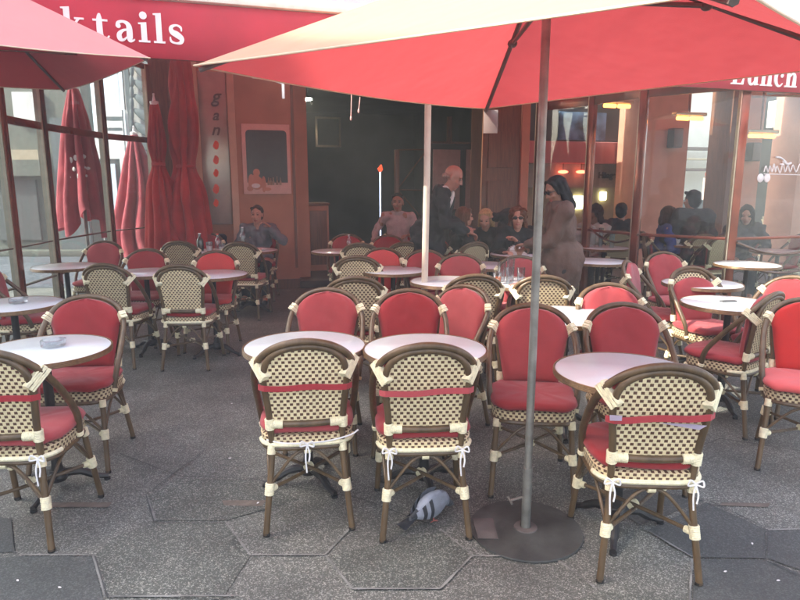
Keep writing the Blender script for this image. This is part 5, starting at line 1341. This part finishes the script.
for s in (-1, 1):
    bm = B(); n, mm = 22, 10; g = []
    for i in range(n+1):
        f = i/n; y = .075-.235*f; wz = .056*math.sin(math.pi*min(1, .12+f*.92)**.8)+.006
        row = []
        for j in range(mm+1):
            q = -1+2*j/mm; z = .128-.058*f+q*wz*.95; x = (.052+.014*(1-q*q))*math.sqrt(max(.10, 1-((y-.0)/.145)**2))*(1-.18*max(0, q)) 
            row.append(bm.verts.new((s*(x+.003), y, z)))
        g.append(row)
    for i in range(n):
        for j in range(mm):
            fc = bm.faces.new((g[i][j], g[i+1][j], g[i+1][j+1], g[i][j+1])); f = i/n
            fc.material_index = 1 if (.44 < f < .52 or .62 < f < .71 or f > .84) else 0
    bmesh.ops.solidify(bm, geom=bm.faces[:], thickness=.004); bmesh.ops.recalc_face_normals(bm, faces=bm.faces)
    mk('wing', bm, ['feather_light', 'feather_dark'], pg, angle=80)
bm = B(); g = []
for i in range(6):
    f = i/5; y = -.11-.11*f; w_ = .022+.020*f; z = .068-.030*f
    g.append([bm.verts.new((w_*q, y-.008*(1-q*q), z-.006*q*q)) for q in (-1, -.6, -.2, .2, .6, 1)])
for i in range(5):
    for j in range(5): bm.faces.new((g[i][j], g[i+1][j], g[i+1][j+1], g[i][j+1]))
bmesh.ops.solidify(bm, geom=bm.faces[:], thickness=.006); bmesh.ops.recalc_face_normals(bm, faces=bm.faces); mk('tail', bm, 'feather_dark', pg)
for s in (-1, 1):
    bm = B(); tube(bm, [(.022*s, -.005, .05), (.024*s, .0, .004)], .0035, 8)
    for a in (-35, 0, 35, 180): tube(bm, [(.024*s, 0, .004), (.024*s+.026*math.sin(R(a)), .026*math.cos(R(a)), .002)], [.003, .0015], 6)
    mk('leg', bm, 'pinkleg', pg)

# ------------------------------------------------------------------ light, sky, camera
EL, AZ = R(40), (-.95, -.30)         # direction towards the sun on the ground: behind the viewer, to the left
n_ = math.hypot(*AZ); AZ = (AZ[0]/n_, AZ[1]/n_)
sun_dir = Vector((AZ[0]*math.cos(EL), AZ[1]*math.cos(EL), math.sin(EL)))
sl = bpy.data.lights.new('sun', 'SUN'); sl.energy = 2.8; sl.angle = R(.5); sl.color = (1, .93, .80)
so = bpy.data.objects.new('sun', sl); COL.objects.link(so); so.rotation_euler = sun_dir.to_track_quat('Z', 'Y').to_euler(); so.location = sun_dir*30
# shading house: its roof edge sets where the sunlight begins
H_ = 13.0; S_LIT = 2.45                # metres along the sun's ground direction at which sun reaches the paving
along = Vector((-AZ[0], -AZ[1], 0)); dist = S_LIT-H_/math.tan(EL)
ctr = along*dist
house('pale town house with shuttered windows, added behind the viewer to shade the terrace', (ctr.x, ctr.y, 0), math.atan2(-along.x, along.y), 17, H_, 1, (3.3, 6.1))
HAZE = .013  # added haze that lifts the blacks, stands in for lens flare
if HAZE:
    hm, hnt, hout = new_mat('flare_haze'); pv = N(hnt, 'ShaderNodeVolumePrincipled'); pv.inputs['Color'].default_value = (.86, .87, .84, 1); pv.inputs['Density'].default_value = HAZE
    hnt.links.new(pv.outputs[0], hout.inputs['Volume']); bm = B(); box(bm, -64, 64, -64, 64, -1, 30); hz_ = mk('haze', bm, hm, smooth=False); hz_['kind'] = 'stuff'; hz_['label'] = 'thin pale haze added over the whole terrace in place of lens flare'; hz_['category'] = 'haze'
w = bpy.data.worlds.new('World'); S.world = w; w.use_nodes = True; nt = w.node_tree; nt.nodes.clear()
out = nt.nodes.new('ShaderNodeOutputWorld'); bg = nt.nodes.new('ShaderNodeBackground'); sky = nt.nodes.new('ShaderNodeTexSky')
sky.sky_type = 'NISHITA'; sky.sun_disc = False; sky.ozone_density = .3; sky.dust_density = 4; sky.air_density = .85; sky.sun_elevation = EL; sky.sun_rotation = math.atan2(sun_dir.x, sun_dir.y)
bg.inputs['Strength'].default_value = .15
nt.links.new(sky.outputs[0], bg.inputs['Color']); nt.links.new(bg.outputs[0], out.inputs['Surface'])
cam = bpy.data.cameras.new('camera'); cam.sensor_width = 36; cam.lens = 36*FPX/800; cam.clip_end = 500; cam.clip_start = .05
co = bpy.data.objects.new('camera', cam); COL.objects.link(co); co.location = (0, 0, CAMZ); co.rotation_euler = (math.pi/2-PITCH, 0, 0); S.camera = co
S.view_settings.view_transform = 'Standard'; S.view_settings.look = 'None'; S.view_settings.gamma = 1; S.view_settings.exposure = 2.85
S.render.engine = 'CYCLES'; S.cycles.max_bounces = 10; S.cycles.transparent_max_bounces = 16; S.cycles.caustics_reflective = False; S.cycles.caustics_refractive = False
S.cycles.sample_clamp_indirect = 6
